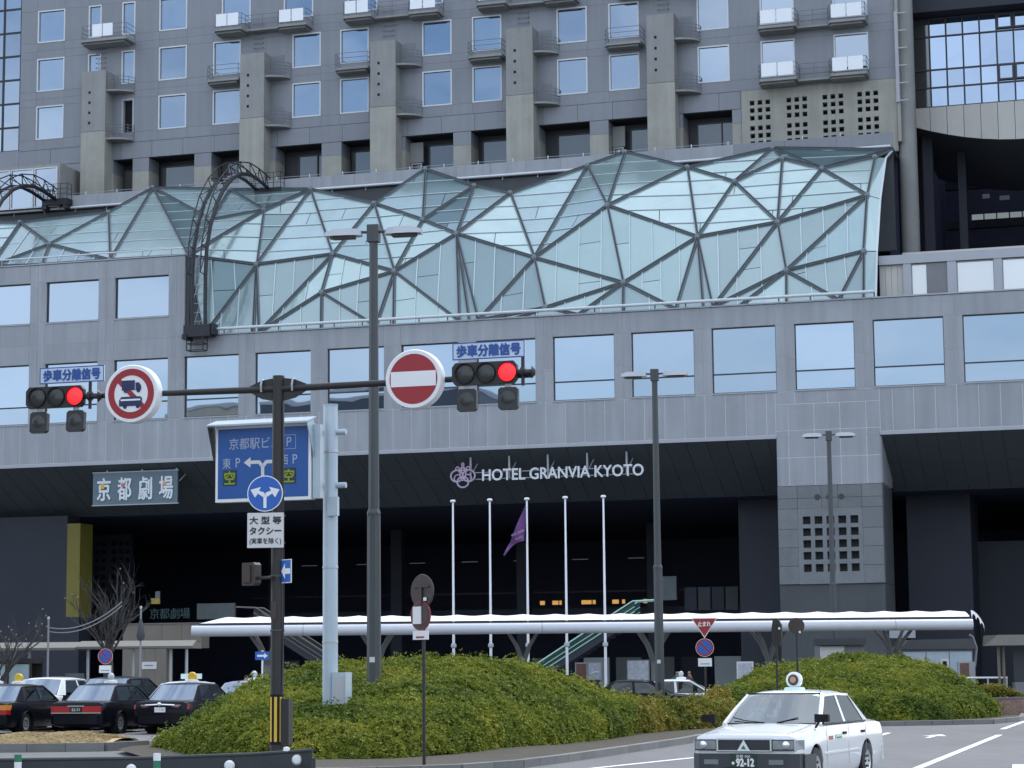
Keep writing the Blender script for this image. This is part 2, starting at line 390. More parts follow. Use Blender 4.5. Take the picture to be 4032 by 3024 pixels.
def kerb_run(pts, w_=.2, h=.15, label='', cat='kerb', close=False):
    """kerb stones one by one along a polyline"""
    root = link('kerb', None); root['kind'] = 'structure'
    me = {}
    P = [Vector(p) for p in pts]
    acc = 0
    for a, b in zip(P[:-1], P[1:]):
        L_ = (b - a).length; n = max(1, round(L_ / .9)); d = (b - a) / n
        key = round(d.length, 2)
        for i in range(n):
            p = a + d * (i + .5)
            o = link('kerb_stone', unit_mesh('kerb'), root, (p.x, p.y, GZ + h / 2), (0, 0, math.atan2(d.y, d.x)), (d.length - .012, w_, h))
    return root
KERB1 = [(-4.2, 38.6), (-2.4, 38.9), (-1.0, 39.7), (.07, 41.47), (.95, 44.0), (1.8, 46.73), (2.9, 50.4), (4.04, 54.21), (4.7, 57.0), (6.2, 60.6), (7.8, 63.9), (9.4, 66.9), (11.12, 69.17), (12.88, 69.71), (14.99, 70.77), (16.8, 74.5), (18.19, 80.27), (21.0, 88.0)]
kerb_run(KERB1)
# planted island surface (soil) inside the kerb
poly = [Vector((p[0] - .08, p[1] + .1)) for p in KERB1] + [Vector(p) for p in ((20, 90), (6, 76), (-2, 66), (-9.2, 57.5), (-9.0, 51), (-6.5, 42))]
mb = MB(); mb.add([(p.x, p.y, GZ + .10) for p in poly], [tuple(range(len(poly)))]); struct('planted_ground', mb, 'soil')
# left island with dry grass
ISL = [(-22, 58.4), (-13.25, 57.9), (-10.4, 58.2), (-9.4, 56.3), (-8.9, 54.0), (-9.6, 52.6), (-22, 51.5)]
kerb_run(ISL, .22, .2)
mb = MB(); mb.add([(x, y, GZ + .12) for x, y in ISL], [tuple(range(len(ISL)))]); struct('island_ground', mb, 'soil')
# forecourt paving in front of the station
mb = MB(); f0 = FRONT
def fw(s, y, z=0.):
    return (f0.x + s * math.cos(ALPHA) + y * math.sin(ALPHA), f0.y - s * math.sin(ALPHA) + y * math.cos(ALPHA), z)
mb.add([fw(-80, -14, GZ + .06), fw(80, -14, GZ + .06), fw(80, 60, GZ + .06), fw(-80, 60, GZ + .06)], [(0, 1, 2, 3)])
mb.add([fw(-80, -14, GZ - .1), fw(80, -14, GZ - .1), fw(80, -14, GZ + .06), fw(-80, -14, GZ + .06)], [(0, 1, 2, 3)])
struct('pavement', mb, 'paving')
# ------------------------------------------------------------------ the hotel: podium
HOTEL = thing('hotel_building', 'grey granite hotel block above the station with square windows and glass roof', 'building', FRONT, -ALPHA)
PW = [(-43.3, -39.75), (-38.75, -35.2), (-34.2, -30.66), (-29.6, -26.05), (-24.98, -21.41), (-20.36, -16.84), (-15.8, -12.27), (-11.25, -7.73), (-6.68, -3.2), (-2.12, 1.4), (2.41, 5.99), (6.97, 10.55), (11.54, 15.13), (16.15, 19.43), (20.43, 24.23), (25.23, 28.95), (30.0, 33.6), (34.6, 38.2)]
ZB, ZT = 16.79, 20.44
XL, XR = -46., 41.
JT = [-16.32 + 1.1425 * k for k in range(-26, 50)]
JT = [x for x in JT if XL < x < XR]
holes = [(a, b, ZB, ZT) for a, b in PW]
up = [(a, b, 22.96, 25.46) for a, b in PW if b < -21]
mb = MB(); perforated(mb, XL, XR, 14.22, 21.55, .02, .7, holes); perforated(mb, XL, -20.38, 21.55, 26.5, .02, .7, up)
mb.box(-20.9, -20.38, .7, 3.2, 21.55, 26.5)
mb.build('podium_wall', 'granite_joint', HOTEL)
# eave band: narrow granite slabs with pale joints, four to a bay
PIL0, PIL1 = 15.02, 20.69
xs = [XL] + [x for x in JT if x < PIL0 - .3] + [PIL0]
cladding(HOTEL, 'granite', xs, [14.36, ZB - .06], 0, .0195, .05)
xs = [PIL1] + [x for x in JT if x > PIL1 + .4] + [XR]
cladding(HOTEL, 'granite', xs, [14.36, ZB - .06], 0, .0195, .05)
# window storey: piers and lintels
xs = sorted({XL, XR, *[a for a, b in PW], *[b for a, b in PW], *[(a1 + b0) / 2 for (a0, b0), (a1, b1) in zip(PW[:-1], PW[1:])]})
cladding(HOTEL, 'granite', xs, [ZB - .06, 18.6, ZT, 21.6], 0, .0195, .022, holes)
xs2 = [x for x in xs if x < -20.5] + [-20.38]
cladding(HOTEL, 'granite', xs2, [21.6, 22.96, 25.46, 26.55], 0, .0195, .022, up)
# fascia edge, parapet caps
panel('eave_trim', 'trim_grey', HOTEL, XL, PIL0 - .003, -.03, .09, 14.16, 14.34); panel('eave_trim', 'trim_grey', HOTEL, PIL1 + .003, XR, -.03, .09, 14.16, 14.34)
panel('parapet_cap', 'trim_grey', HOTEL, -20.37, XR, -.05, .9, 21.62, 21.70); panel('parapet_cap', 'trim_grey', HOTEL, XL, -20.36, -.05, .9, 26.57, 26.64)
mb = MB(); mb.box(-20.3, XR, .72, 30, 21.35, 21.5); mb.box(XL, -20.4, .72, 30, 26.1, 26.3); mb.build('roof_deck', 'stone_dark', HOTEL)

def window(parent, x0, x1, z0, z1, y, pane, frame, fw_=.07, transom=None, proud=.04, depth=.1, tilt=.25, name='window'):
    mb = MB(); mb.box(x0, x1, y - proud, y + depth, z1 - fw_, z1); mb.box(x0, x1, y - proud, y + depth, z0, z0 + fw_)
    mb.box(x0, x0 + fw_, y - proud, y + depth, z0 + fw_, z1 - fw_); mb.box(x1 - fw_, x1, y - proud, y + depth, z0 + fw_, z1 - fw_)
    if transom: mb.box(x0 + fw_, x1 - fw_, y - proud * .6, y + depth, transom - .035, transom + .035)
    wd = mb.build(name, frame, parent)
    spans = [(z0 + fw_, z1 - fw_)] if not transom else [(z0 + fw_, transom - .035), (transom + .035, z1 - fw_)]
    for (c, d) in spans:
        cx, cz = (x0 + x1) / 2, (c + d) / 2
        o = link('pane', unit_mesh(pane), wd, (cx, y + depth * .5, cz), (R(random.uniform(-tilt, tilt)), 0, R(random.uniform(-tilt, tilt))), (x1 - x0 - 2 * fw_ + .01, .012, d - c + .01))
    return wd
for (a, b) in PW:
    wd = window(HOTEL, a, b, ZB, ZT, .20, 'pane_podium', 'frame_dark', .05, 17.86)
    panel('sill', 'trim_grey', wd, a - .02, b + .02, -.045, .16, ZB - .075, ZB - .005)
for (a, b, c, d) in up:
    wd = window(HOTEL, a, b, c, d, .20, 'pane_podium', 'frame_dark', .05)
    panel('sill', 'trim_grey', wd, a - .02, b + .02, -.045, .16, c - .075, c - .005)

# sloping soffit under the eave, panel by panel
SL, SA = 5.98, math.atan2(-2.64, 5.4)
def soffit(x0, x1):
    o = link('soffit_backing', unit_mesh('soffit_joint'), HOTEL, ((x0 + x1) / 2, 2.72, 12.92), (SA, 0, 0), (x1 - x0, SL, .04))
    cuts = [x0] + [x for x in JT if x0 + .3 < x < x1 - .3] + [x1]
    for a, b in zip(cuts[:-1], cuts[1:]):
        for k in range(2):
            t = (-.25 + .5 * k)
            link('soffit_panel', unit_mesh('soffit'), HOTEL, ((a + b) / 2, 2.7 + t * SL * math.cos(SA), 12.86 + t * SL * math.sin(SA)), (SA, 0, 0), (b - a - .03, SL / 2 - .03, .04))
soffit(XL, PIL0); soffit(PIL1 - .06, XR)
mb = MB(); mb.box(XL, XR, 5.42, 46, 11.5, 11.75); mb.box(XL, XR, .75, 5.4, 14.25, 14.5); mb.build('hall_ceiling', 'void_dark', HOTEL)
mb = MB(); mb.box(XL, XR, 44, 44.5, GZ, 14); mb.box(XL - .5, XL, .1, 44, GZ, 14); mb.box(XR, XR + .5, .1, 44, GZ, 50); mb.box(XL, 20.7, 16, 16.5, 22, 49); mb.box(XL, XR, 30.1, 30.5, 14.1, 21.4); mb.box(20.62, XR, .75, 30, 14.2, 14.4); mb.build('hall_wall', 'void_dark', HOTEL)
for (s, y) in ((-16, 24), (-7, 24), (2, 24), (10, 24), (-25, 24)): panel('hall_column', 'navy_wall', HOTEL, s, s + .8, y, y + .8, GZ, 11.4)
for z0, z1 in ((5.5, 5.95), (7.0, 7.12)): panel('gallery_edge', 'navy_wall', HOTEL, -28, 11, 27.5, 27.8, z0, z1)
for k in range(16): panel('shopfront', ['kiosk_grey', 'shop_pale', 'lit_dim', 'navy_wall'][k * 7 % 4], HOTEL, -27 + 2.3 * k, -25.2 + 2.3 * k, 30, 30.2, .4, 2.6)
# faint ceiling lights in rows deep inside the hall
for (s, y) in ((-22.4, 25), (-18.3, 25), (-14.44, 25), (-10.65, 25), (-6.97, 25), (-2.85, 25), (1.04, 25)):
    panel('ceiling_light', 'lit_dim', HOTEL, s - .55, s + .55, y, y + .12, 9.12, 9.16)
for (s, y, m) in ((-7.1, 30, .34), (-6.2, 30, .42), (-5.7, 30, .16), (-4.1, 30, .7), (-3.3, 30, .2), (-1.9, 30, .45), (-1.2, 30, .2), (.3, 30, .6)):
    panel('lit_window', 'lit_warm', HOTEL, s, s + m, y, y + .05, 6.28, 6.56)

# the stone pillar right of the entrance
mb = MB(); mb.box(PIL0 + .03, PIL1 - .03, .02, 4.2, 11.56, 14.2); mb.box(PIL0 + .03, PIL1 - .03, .71, 4.2, 14.2, 16.0); mb.build('pillar_core', 'granite_joint', HOTEL)
px = [PIL0, 15.70, 17.12, 18.53, 19.94, PIL1]
cladding(HOTEL, 'granite', px, [11.57, 13.1, 14.58, 16.03], 0, .0195, .05)
cladding(HOTEL, 'granite', [PIL0, 16.1, 17.9, PIL1], [16.03, ZB - .06], 0, .0195, .05)
for k in range(3): panel('wall_panel', 'granite', HOTEL, PIL1 - .03, PIL1 + .04, .1 + 1.4 * k, 1.46 + 1.4 * k, 11.6, 14.9)
gx = [16.36, 17.0, 17.65, 18.29, 18.94]; gz = [9.45, 8.81, 8.17, 7.53, 6.87]
holes = [(x, x + .43, z, z + .42) for x in gx for z in gz]
mb = MB(); perforated(mb, 16.1, 19.6, 6.22, 10.3, .0, .55, holes); mb.build('grille_block', 'stone_block', HOTEL)
panel('grille_back', 'black', HOTEL, 16.1, 19.6, .57, .7, 6.22, 10.3)
zs_ = [6.22, 7.2, 8.2, 9.2, 10.3]
cladding(HOTEL, 'stone_block', [PIL0, 16.1], zs_, 0, .55, .018, name='stone_block'); cladding(HOTEL, 'stone_block', [19.6, PIL1], zs_, 0, .55, .018, name='stone_block')
hol = [(17.19, 10.91), (18.49, 10.9), (17.84, 10.9)]
cladding(HOTEL, 'stone_block', [PIL0, 16.1, 17.4, 18.3, 19.6, PIL1], [10.3, 10.86, 11.54], 0, .55, .018, name='stone_block')
for (s, z) in hol:
    MB().cyl((s, -.03, z), (s, .02, z), .16, n=20).build('vent', 'frame_dark', HOTEL)
mb = MB(); mb.box(PIL0, PIL1, .1, 4.2, GZ, 6.2); mb.build('pillar_base', 'stone_dark', HOTEL)
mb = MB(); mb.box(PIL0, PIL1, .56, 4.2, 6.22, 11.54); mb.build('pillar_shaft', 'stone_dark', HOTEL)
# walls set back inside the hall
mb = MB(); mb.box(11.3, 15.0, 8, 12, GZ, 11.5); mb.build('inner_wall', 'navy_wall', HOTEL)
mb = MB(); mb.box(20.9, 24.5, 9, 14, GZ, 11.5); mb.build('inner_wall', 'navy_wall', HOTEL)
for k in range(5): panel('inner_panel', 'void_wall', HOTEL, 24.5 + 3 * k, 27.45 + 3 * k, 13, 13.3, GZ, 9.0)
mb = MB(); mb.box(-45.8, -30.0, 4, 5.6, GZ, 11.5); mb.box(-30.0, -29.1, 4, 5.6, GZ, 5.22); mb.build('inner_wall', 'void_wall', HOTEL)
panel('yellow_panel', 'yellow_wall', HOTEL, -29.99, -29.1, 3.98, 5.62, 5.24, 11.0)
holes = [(-33.3 + .5 * i + (.25 if i > 1 else 0), -33.0 + .5 * i + (.25 if i > 1 else 0), 10.2 - .55 * j, 10.5 - .55 * j) for i in range(5) for j in range(6)]
mb = MB(); perforated(mb, -33.6, -30.7, 7.0, 10.95, 14, 14.5, holes); mb.build('grille_block', 'void_wall', HOTEL)
# shopfront glow and signs within the hall, left
panel('shop_board', 'shop_pale', HOTEL, -24.9, -22.25, 12, 12.2, 5.2, 6.2)
panel('shop_board', 'shop_yellow', HOTEL, -28.15, -27.55, 12, 12.1, 6.24, 6.6); panel('shop_board', 'poster_b', HOTEL, -27.85, -27.55, 12, 12.1, 6.62, 7.05)
for i, ch in enumerate('京都劇場'): text(ch, .75, 'shop_teal', HOTEL, (-27.9 + .72 * i, 12.0, 5.6), name='shop_letter')
panel('shop_board', 'shop_pale', HOTEL, 5.3, 6.2, 14, 14.2, 5.95, 7.4)
for k in range(4): panel('shop_window', ['navy_wall', 'stone_dark'][k % 2], HOTEL, 6.7 + .85 * k, 7.45 + .85 * k, 14, 14.1, 5.3, 6.7)

# ------------------------------------------------------------------ the tower
TY = 12.
ROWS = [(37.68, 40.0), (41.02, 43.31), (44.42, 46.68)]
LOW = [(-37.14, -35.07), (-28.05, -26.01), (-24.1, -22.11), (-18.44, -16.44), (-15.09, -13.1), (-9.44, -7.44), (-6.06, -4.09), (-.44, 1.54), (2.94, 4.9), (8.6, 10.6)]
TOPW = [(-37.14, -35.07), (-33.3, -32.33), (-30.8, -29.82), (-28.05, -26.01), (-23.5, -21.42), (-19.06, -16.98), (-14.6, -12.5), (-10.0, -8.0), (-5.6, -3.5), (-1.0, 1.0), (3.4, 5.5), (8.62, 10.6), (12.55, 14.66), (17.04, 19.15)]
RW = [(12.55, 14.66), (17.04, 19.15)]
NAR = [(-33.3, -32.33), (-30.8, -29.82)]
band = {0: LOW + RW + [(-30.75, -29.83)], 1: LOW + NAR + RW, 2: TOPW}
ZC = [36.98, 40.5, 43.85, 49.0]
TX0, TX1 = -38.4, 20.75
hl = []
for r in range(3):
    zb, zt = ROWS[r]; op = [(a, b, zb, zt) for a, b in band[r]]; hl += op
    xs = sorted({TX0, TX1, *[e for q in band[r] for e in q]}); mid = [(p + q) / 2 for p, q in zip(xs[:-1], xs[1:]) if q - p > 2.6]
    zt_ = [ZC[r], zb, zt, ZC[r + 1]]
    cladding(HOTEL, 'tower_panel', sorted(xs + mid), zt_, TY, TY + .06, .010, op)
mb = MB(); perforated(mb, TX0, TX1, 36.98, 49, TY + .06, TY + .5, hl); mb.build('tower_wall', 'tower_joint', HOTEL)
xs = [TX0, -36.0, -33.2] + [-28.49 + 2.257 * k for k in range(-1, 18)]; xs = [x for x in xs if x < 11.0] + [11.25]
cladding(HOTEL, 'tower_panel', xs, [35.86, 36.97], TY, TY + .3, .022)
for r in range(3):
    for (a, b) in band[r]:
        if (a, b) == (-30.75, -29.83):
            panel('service_door', 'black', HOTEL, a + .12, b - .12, TY + .3, TY + .35, 37.7, 39.86)
            MB().box(a, a + .12, TY - .02, TY + .3, 37.68, 40).box(b - .12, b, TY - .02, TY + .3, 37.68, 40).box(a + .12, b - .12, TY - .02, TY + .3, 39.87, 40).build('door_frame', 'trim_grey', HOTEL); continue
        window(HOTEL, a, b, ROWS[r][0], ROWS[r][1], TY + .05, 'pane_tower', 'trim_white', .085, None, .075, .12, .12)
# recessed storey of openings below the tower
OPN = [(-31.31, -29.88), (-28.7, -25.39), (-24.17, -21.4), (-19.61, -16.37), (-15.0, -12.3), (-10.61, -7.37), (-6.18, -3.2), (-1.68, 1.64), (2.84, 5.9), (7.59, 10.69)]
xs = [TX0] + [e for q in OPN for e in q] + [11.25]
for a, b in zip(xs[0::2], xs[1::2]):
    panel('pier', 'tower_panel', HOTEL, a, b, TY, TY + 1.6, 34.96, 35.84); panel('pier_base', 'concrete_pale', HOTEL, a, b, TY, TY + 1.6, 32.0, 34.95)
panel('recess_back', 'frame_dark', HOTEL, TX0, 11.25, TY + 1.7, TY + 1.9, 32, 35.86)
panel('recess_soffit', 'frame_dark', HOTEL, TX0, 11.25, TY + .32, TY + 2.2, 35.87, 36.9)
for i, (a, b) in enumerate(OPN):
    f = [.1, .1, .06, .34, .1, .36, .12, .26, .36, .2][i]
    x0 = a + (b - a) * f
    wd = window(HOTEL, x0, b - .02, 32.2, 35.45, TY + 1.3, 'pane_dim', 'frame_dark', .06, None, .03, .1)
    if i % 3 == 0: panel('mullion', 'frame_dark', wd, x0 + (b - x0) * .62, x0 + (b - x0) * .62 + .06, TY + 1.2, TY + 1.33, 32.3, 35.4)
    if i in (5, 8):
        window(HOTEL, a + .08, x0 - .35, 32.9, 34.25, TY + .9, 'pane_dim', 'trim_grey', .09); panel('pier', 'concrete', HOTEL, a + .02, x0 - .28, TY + .9, TY + 1.1, 34.3, 35.6)
# perforated concrete wall at the right end
holes = []
for gx0 in (11.79, 14.06, 16.27, 18.38):
    for i in range(3):
        for z in (36.02, 35.545, 35.065, 34.425, 33.945, 33.47): holes.append((gx0 + .485 * i, gx0 + .485 * i + .29, z, z + .29))
mb = MB(); perforated(mb, 11.27, 20.75, 32.5, 36.97, TY, TY + .4, holes); mb.build('grille_wall', 'concrete_pale', HOTEL)
panel('grille_back', 'black', HOTEL, 11.27, 20.75, TY + .42, TY + .5, 32.5, 36.96)
# buttresses
for k, (a, b, zt) in enumerate([(-33.15, -31.4, 41.78), (-21.67, -19.97, 41.97), (-12.59, -10.88, 41.98), (-3.48, -1.73, 41.98), (5.62, 7.35, 42.0)]):
    bt = panel('buttress', 'concrete', HOTEL, a, b, 10.9, TY + .02, 37.66, zt)
    panel('buttress_base', 'concrete_pale', HOTEL, a - .015, b + .015, 10.88, TY + .02, 32.5, 37.63)
    for j in range(4):
        s = a + (b - a) * .33; z = zt - 1.45 - .695 * j
        panel('slot', 'black', HOTEL, s - .075, s + .075, 10.885, 10.95, z - .085, z + .085)
# walkway band and its rail in front of the tower
xs = [-33.6] + [-31.2 + 2.257 * k for k in range(0, 18)] + [11.2]
cladding(HOTEL, 'granite', xs, [32.26, 33.05], 9.5, 9.62, .012, name='band_panel')
xs = [11.2, 14.3, 17.4, 20.72]; cladding(HOTEL, 'tower_panel', xs, [32.26, 33.06], 9.5, 9.62, .012, name='band_panel')
mb = MB(); mb.box(-45, 20.7, 9.63, TY + 2, 32.1, 32.2); mb.box(-45, 20.7, 9.63, 9.9, 26, 32.05); mb.build('gallery_floor', 'stone_dark', HOTEL)
MB().cyl((-45, 9.36, 32.2), (20.6, 9.36, 32.2), .085, n=10).build('gallery_rail', 'trim_white', HOTEL, 40)
for k in range(28):
    s = -44 + 2.26 * k; MB().cyl((s, 9.38, 31.9), (s, 9.5, 32.15), .03, n=6).build('rail_bracket', 'trim_grey', HOTEL)
    MB().cyl((s + .6, 9.7, 33.05), (s + .6, 9.7, 33.3), .035, n=6).build('stanchion', 'trim_white', HOTEL)
MB().cyl((-33, 9.7, 33.22), (11, 9.7, 33.22), .018, n=6).build('wire', 'trim_grey', HOTEL)
# balconies and ledges
def rail(mb, pts, h=.95, n=3):
    for a, b in zip(pts[:-1], pts[1:]):
        for j in range(n): mb.cyl((*a, h * (j + 1) / n), (*b, h * (j + 1) / n), .018, n=5)
        mb.cyl((*a, 0), (*a, h), .022, n=5)
    mb.cyl((*pts[-1], 0), (*pts[-1], h), .022, n=5)
def balcony(s0, s1, z, prot=1.25, panels=False, taper=.35, link_to=None):
    b = MB(); pts = [(0, 0), (0, -prot * .75), (taper * .5, -prot), (s1 - s0, -prot), (s1 - s0, 0)]
    b.prism([(x, y, 0) for x, y in pts], (0, 0, .16)); b.prism([(x * .9 + .05, y * .82, -.12) for x, y in pts], (0, 0, .11))
    o = b.build('balcony', 'concrete', HOTEL, loc=(s0, TY - .005, z))
    r = MB(); rail(r, [(p[0] * .98 + .02, p[1] * .97) for p in pts]); r.build('railing', 'rail_grey', o, loc=(0, 0, .16))
    if panels:
        W_ = s1 - s0 - taper - .1; h = .82
        for k in range(2):
            x = taper * .7 + k * (W_ / 2 + .03); panel('balcony_panel', 'white_panel', o, x, x + W_ / 2 - .04, -prot - .03, -prot, .3, .3 + h)
    return o
def ledge(s0, s1, z, prot=1.0):
    b = MB(); W_ = s1 - s0; pts = [(0, 0)] + [(W_ * math.sin(t), -prot * math.cos(t)) for t in [math.pi / 2 * k / 6 for k in range(7)]]
    b.prism([(x, y, 0) for x, y in pts], (0, 0, .12)); o = b.build('ledge', 'concrete', HOTEL, loc=(s0, TY - .004, z))
    r = MB(); rail(r, pts[1:7:2] + [pts[-1]], .9, 4); r.build('railing', 'rail_grey', o, loc=(0, 0, .12)); return o
for k in range(5):
    s = -23.5 + 9.05 * k
    if s < 9: balcony(s - .05, s + 2.0, 43.62, 1.35, True)
    if s < 9:
        balcony(s + 4.35, s + 6.5, 43.55, 1.15, True); panel('gangway', 'concrete', HOTEL, s + 2.0, s + 4.35, TY - .7, TY - .01, 43.62, 43.74)
        r = MB(); rail(r, [(s + 2.0, TY - .68), (s + 3.2, TY - .68), (s + 4.3, TY - .68)]); r.build('railing', 'rail_grey', HOTEL, loc=(0, 0, 43.74))
for z in (37.1, 40.42):
    balcony(12.55, 14.95, z, 1.3, True); balcony(16.85, 19.15, z + .02, 1.15, True); panel('gangway', 'concrete', HOTEL, 14.95, 16.85, TY - .7, TY - .01, z, z + .12)
    r = MB(); rail(r, [(14.98, TY - .68), (15.9, TY - .68), (16.8, TY - .68)]); r.build('railing', 'rail_grey', HOTEL, loc=(0, 0, z + .12))
balcony(-33.3, -29.8, 43.75, 1.35, False)
for k in range(2): panel('balcony_panel', 'white_panel', HOTEL, -32.3 + .78 * k, -31.58 + .78 * k, TY - 1.4, TY - 1.37, 44.05, 44.9)
for s in (-24.1, -15.09, -6.06, 2.94): balcony(s - .05, s + 2.3, 40.3, 1.1, False, .5)
for b in (-19.97, -10.88, -1.73, 7.35):
    for z in (40.32, 37.02): ledge(b, b + 1.45, z); 
    panel('access_door', 'tower_joint', HOTEL, b + .25, b + .95, TY - .02, TY + .02, 40.5, 42.0); panel('access_door', 'tower_joint', HOTEL, b + .25, b + .95, TY - .02, TY + .02, 37.2, 38.5)
for z in (40.35, 37.05): ledge(-31.4, -29.8, z); 
# cleats that climb the wall above each buttress
for b in (-32.3, -20.8, -11.7, -2.6, 6.5):
    mb = MB()
    for j in range(7):
        z = 42.25 + .33 * j; mb.box(b - .35, b + .35, TY - .16, TY - .13, z, z + .03); mb.box(b - .35, b - .32, TY - .16, TY, z, z + .03); mb.box(b + .32, b + .35, TY - .16, TY, z, z + .03)
    mb.build('wall_ladder', 'rail_grey', HOTEL)
# narrow curtain wall and glazed box at the far left end
for c in range(3):
    for r in range(8):
        x1 = -38.45 - 1.32 * c; z0 = 37.07 + 1.66 * r
        window(HOTEL, x1 - 1.3, x1, z0, z0 + 1.64, TY + .1, 'pane_tower', 'frame_dark', .05, None, .03, .08, .3)
panel('corner_wall', 'tower_panel', HOTEL, -43, TX0 - .01, TY, TY + .3, 32, 37.05)
mb = MB(); mb.box(-43, -33.7, 9.1, 11.9, 35.0, 35.2); mb.box(-33.85, -33.7, 9.1, 11.9, 32.2, 35.0); mb.build('glazed_box', 'concrete', HOTEL)
for k in range(5): window(HOTEL, -35.55 - 1.75 * k, -33.86 - 1.75 * k, 32.3, 34.98, 9.05, 'pane_tower', 'trim_white', .08, None, .04, .1, .3)
# ------------------------------------------------------------------ faceted glass roof (nodes in metres on the hotel front: along, in, up)
ND = {'v0': (-33.9, .8, 26.8), 'a': (-34.50, 5.50, 30.53), 'b': (-30.79, 2.60, 28.34), 'c': (-28.50, 6.00, 30.88), 'd': (-26.98, 9.20, 33.03), 'e': (-25.69, .80, 26.71), 'f': (-20.70, 1.20, 26.75), 'ab': (-30.30, .80, 26.70),
 'm': (-21.02, 5.20, 29.74), 'n': (-21.64, 9.40, 32.57), 'g': (-17.91, 6.20, 30.34), 'h': (-16.82, 2.60, 26.22), 'i': (-15.75, 8.60, 32.01), 'j': (-12.21, 3.40, 26.70), 'k': (-12.20, 1.60, 24.07), 'l': (-10.87, 7.00, 30.44),
 'o': (-8.30, 9.30, 32.90), 'p': (-7.08, 5.20, 28.81), 'q': (-4.62, 7.80, 31.26), 'r': (-4.48, 3.80, 27.52), 's': (-7.91, 2.40, 25.22), 't': (-2.07, 7.00, 30.47), 'u': (.61, 2.80, 25.58), 'w': (1.77, .90, 22.28),
 'x': (2.42, 8.40, 32.13), 'y': (4.56, 9.30, 33.01), 'z': (4.58, 4.60, 28.76), 'A': (8.69, 8.00, 31.48), 'B': (11.71, 7.00, 30.17), 'C': (10.18, 3.40, 26.30), 'D': (6.16, 1.80, 23.61), 'E': (14.72, 4.00, 26.96), 'F': (14.38, 8.20, 31.63),
 'G': (13.61, 9.40, 32.57), 'H': (16.85, 7.20, 30.61), 'I': (19.70, 5.20, 28.42), 'J': (19.80, 8.40, 31.34), 'K': (15.48, 2.00, 23.77), 'L': (19.86, 1.80, 24.56), 'R1': (20.43, 8.40, 31.27), 'R2': (20.43, 5.20, 28.15), 'R3': (20.58, 1.80, 24.51),
 'R4': (20.57, .80, 21.75), 'T': (20.71, 9.30, 31.9), 'a2': (-40., 6.0, 31.0), 'a3': (-40., .8, 26.8)}
for k, s in enumerate((-20.3, -19.46, -16.23, -15.87, -11.91, -8.5, -7.39, -3.36, -2.77, -2.21, .05, 3.75, 6.36, 9.4, 10.97, 11.51, 13.08, 15.65, 18.54, 19.91)): ND['b%d' % k] = (s, .8, 21.75)
ND = {k: Vector(v) for k, v in ND.items()}
UP = 'a b c|b c e|c d e|d e f|d f m|d m n|f m g|f g h|m n g|g h i|h i j|i j l|n g i|j l s|l s p|l o p|o p q|p q r|p r s|q r t|r t u|t u x|x u z|x y z|y z A|z A C|A B C|A B G|B G F|B F E|B C E|F E H|E H I|H I J|F G H|G T H|H T J|a2 a v0'.split('|')
LO = 'v0 a b|v0 b ab|ab b e|a3 a2 v0|f h b1|f b1 b0|h b1 b2|h b3 j|h b2 b3|j k b3|k b3 b4|j k s|k b4 b5|k s b5|s b5 b6|s b6 b7|s r b7|r b7 b8|r b8 b9|r u b9|u w b9|w b9 b10|u w D|w D b11|w b10 b11|u z D|z C D|D b11 b12|D b12 b13|C D b13|C b13 b14|C b14 b15|C E b15|E K b15|K b15 b16|K b16 b17|K b17 b18|E I K|I K L|K L b18|L b18 b19'.split('|')
def clip(poly, nrm, d):
    out = []
    for i, p in enumerate(poly):
        q = poly[(i + 1) % len(poly)]; a, b = p.dot(nrm) - d, q.dot(nrm) - d
        if a >= 0: out.append(p)
        if (a >= 0) != (b >= 0): out.append(p + (q - p) * (a / (a - b)))
    return out
EDGE = {}
DARK = ('o p q', 'p q r', 'd f m', 'n g i', 'F G H', 'G T H', 'g h i', 'f h b1'); BRIGHT = ('c d e', 'd e f', 'b c e', 'j k s', 'u w D', 'h i j', 'I K L', 'z A C', 'j k b3')
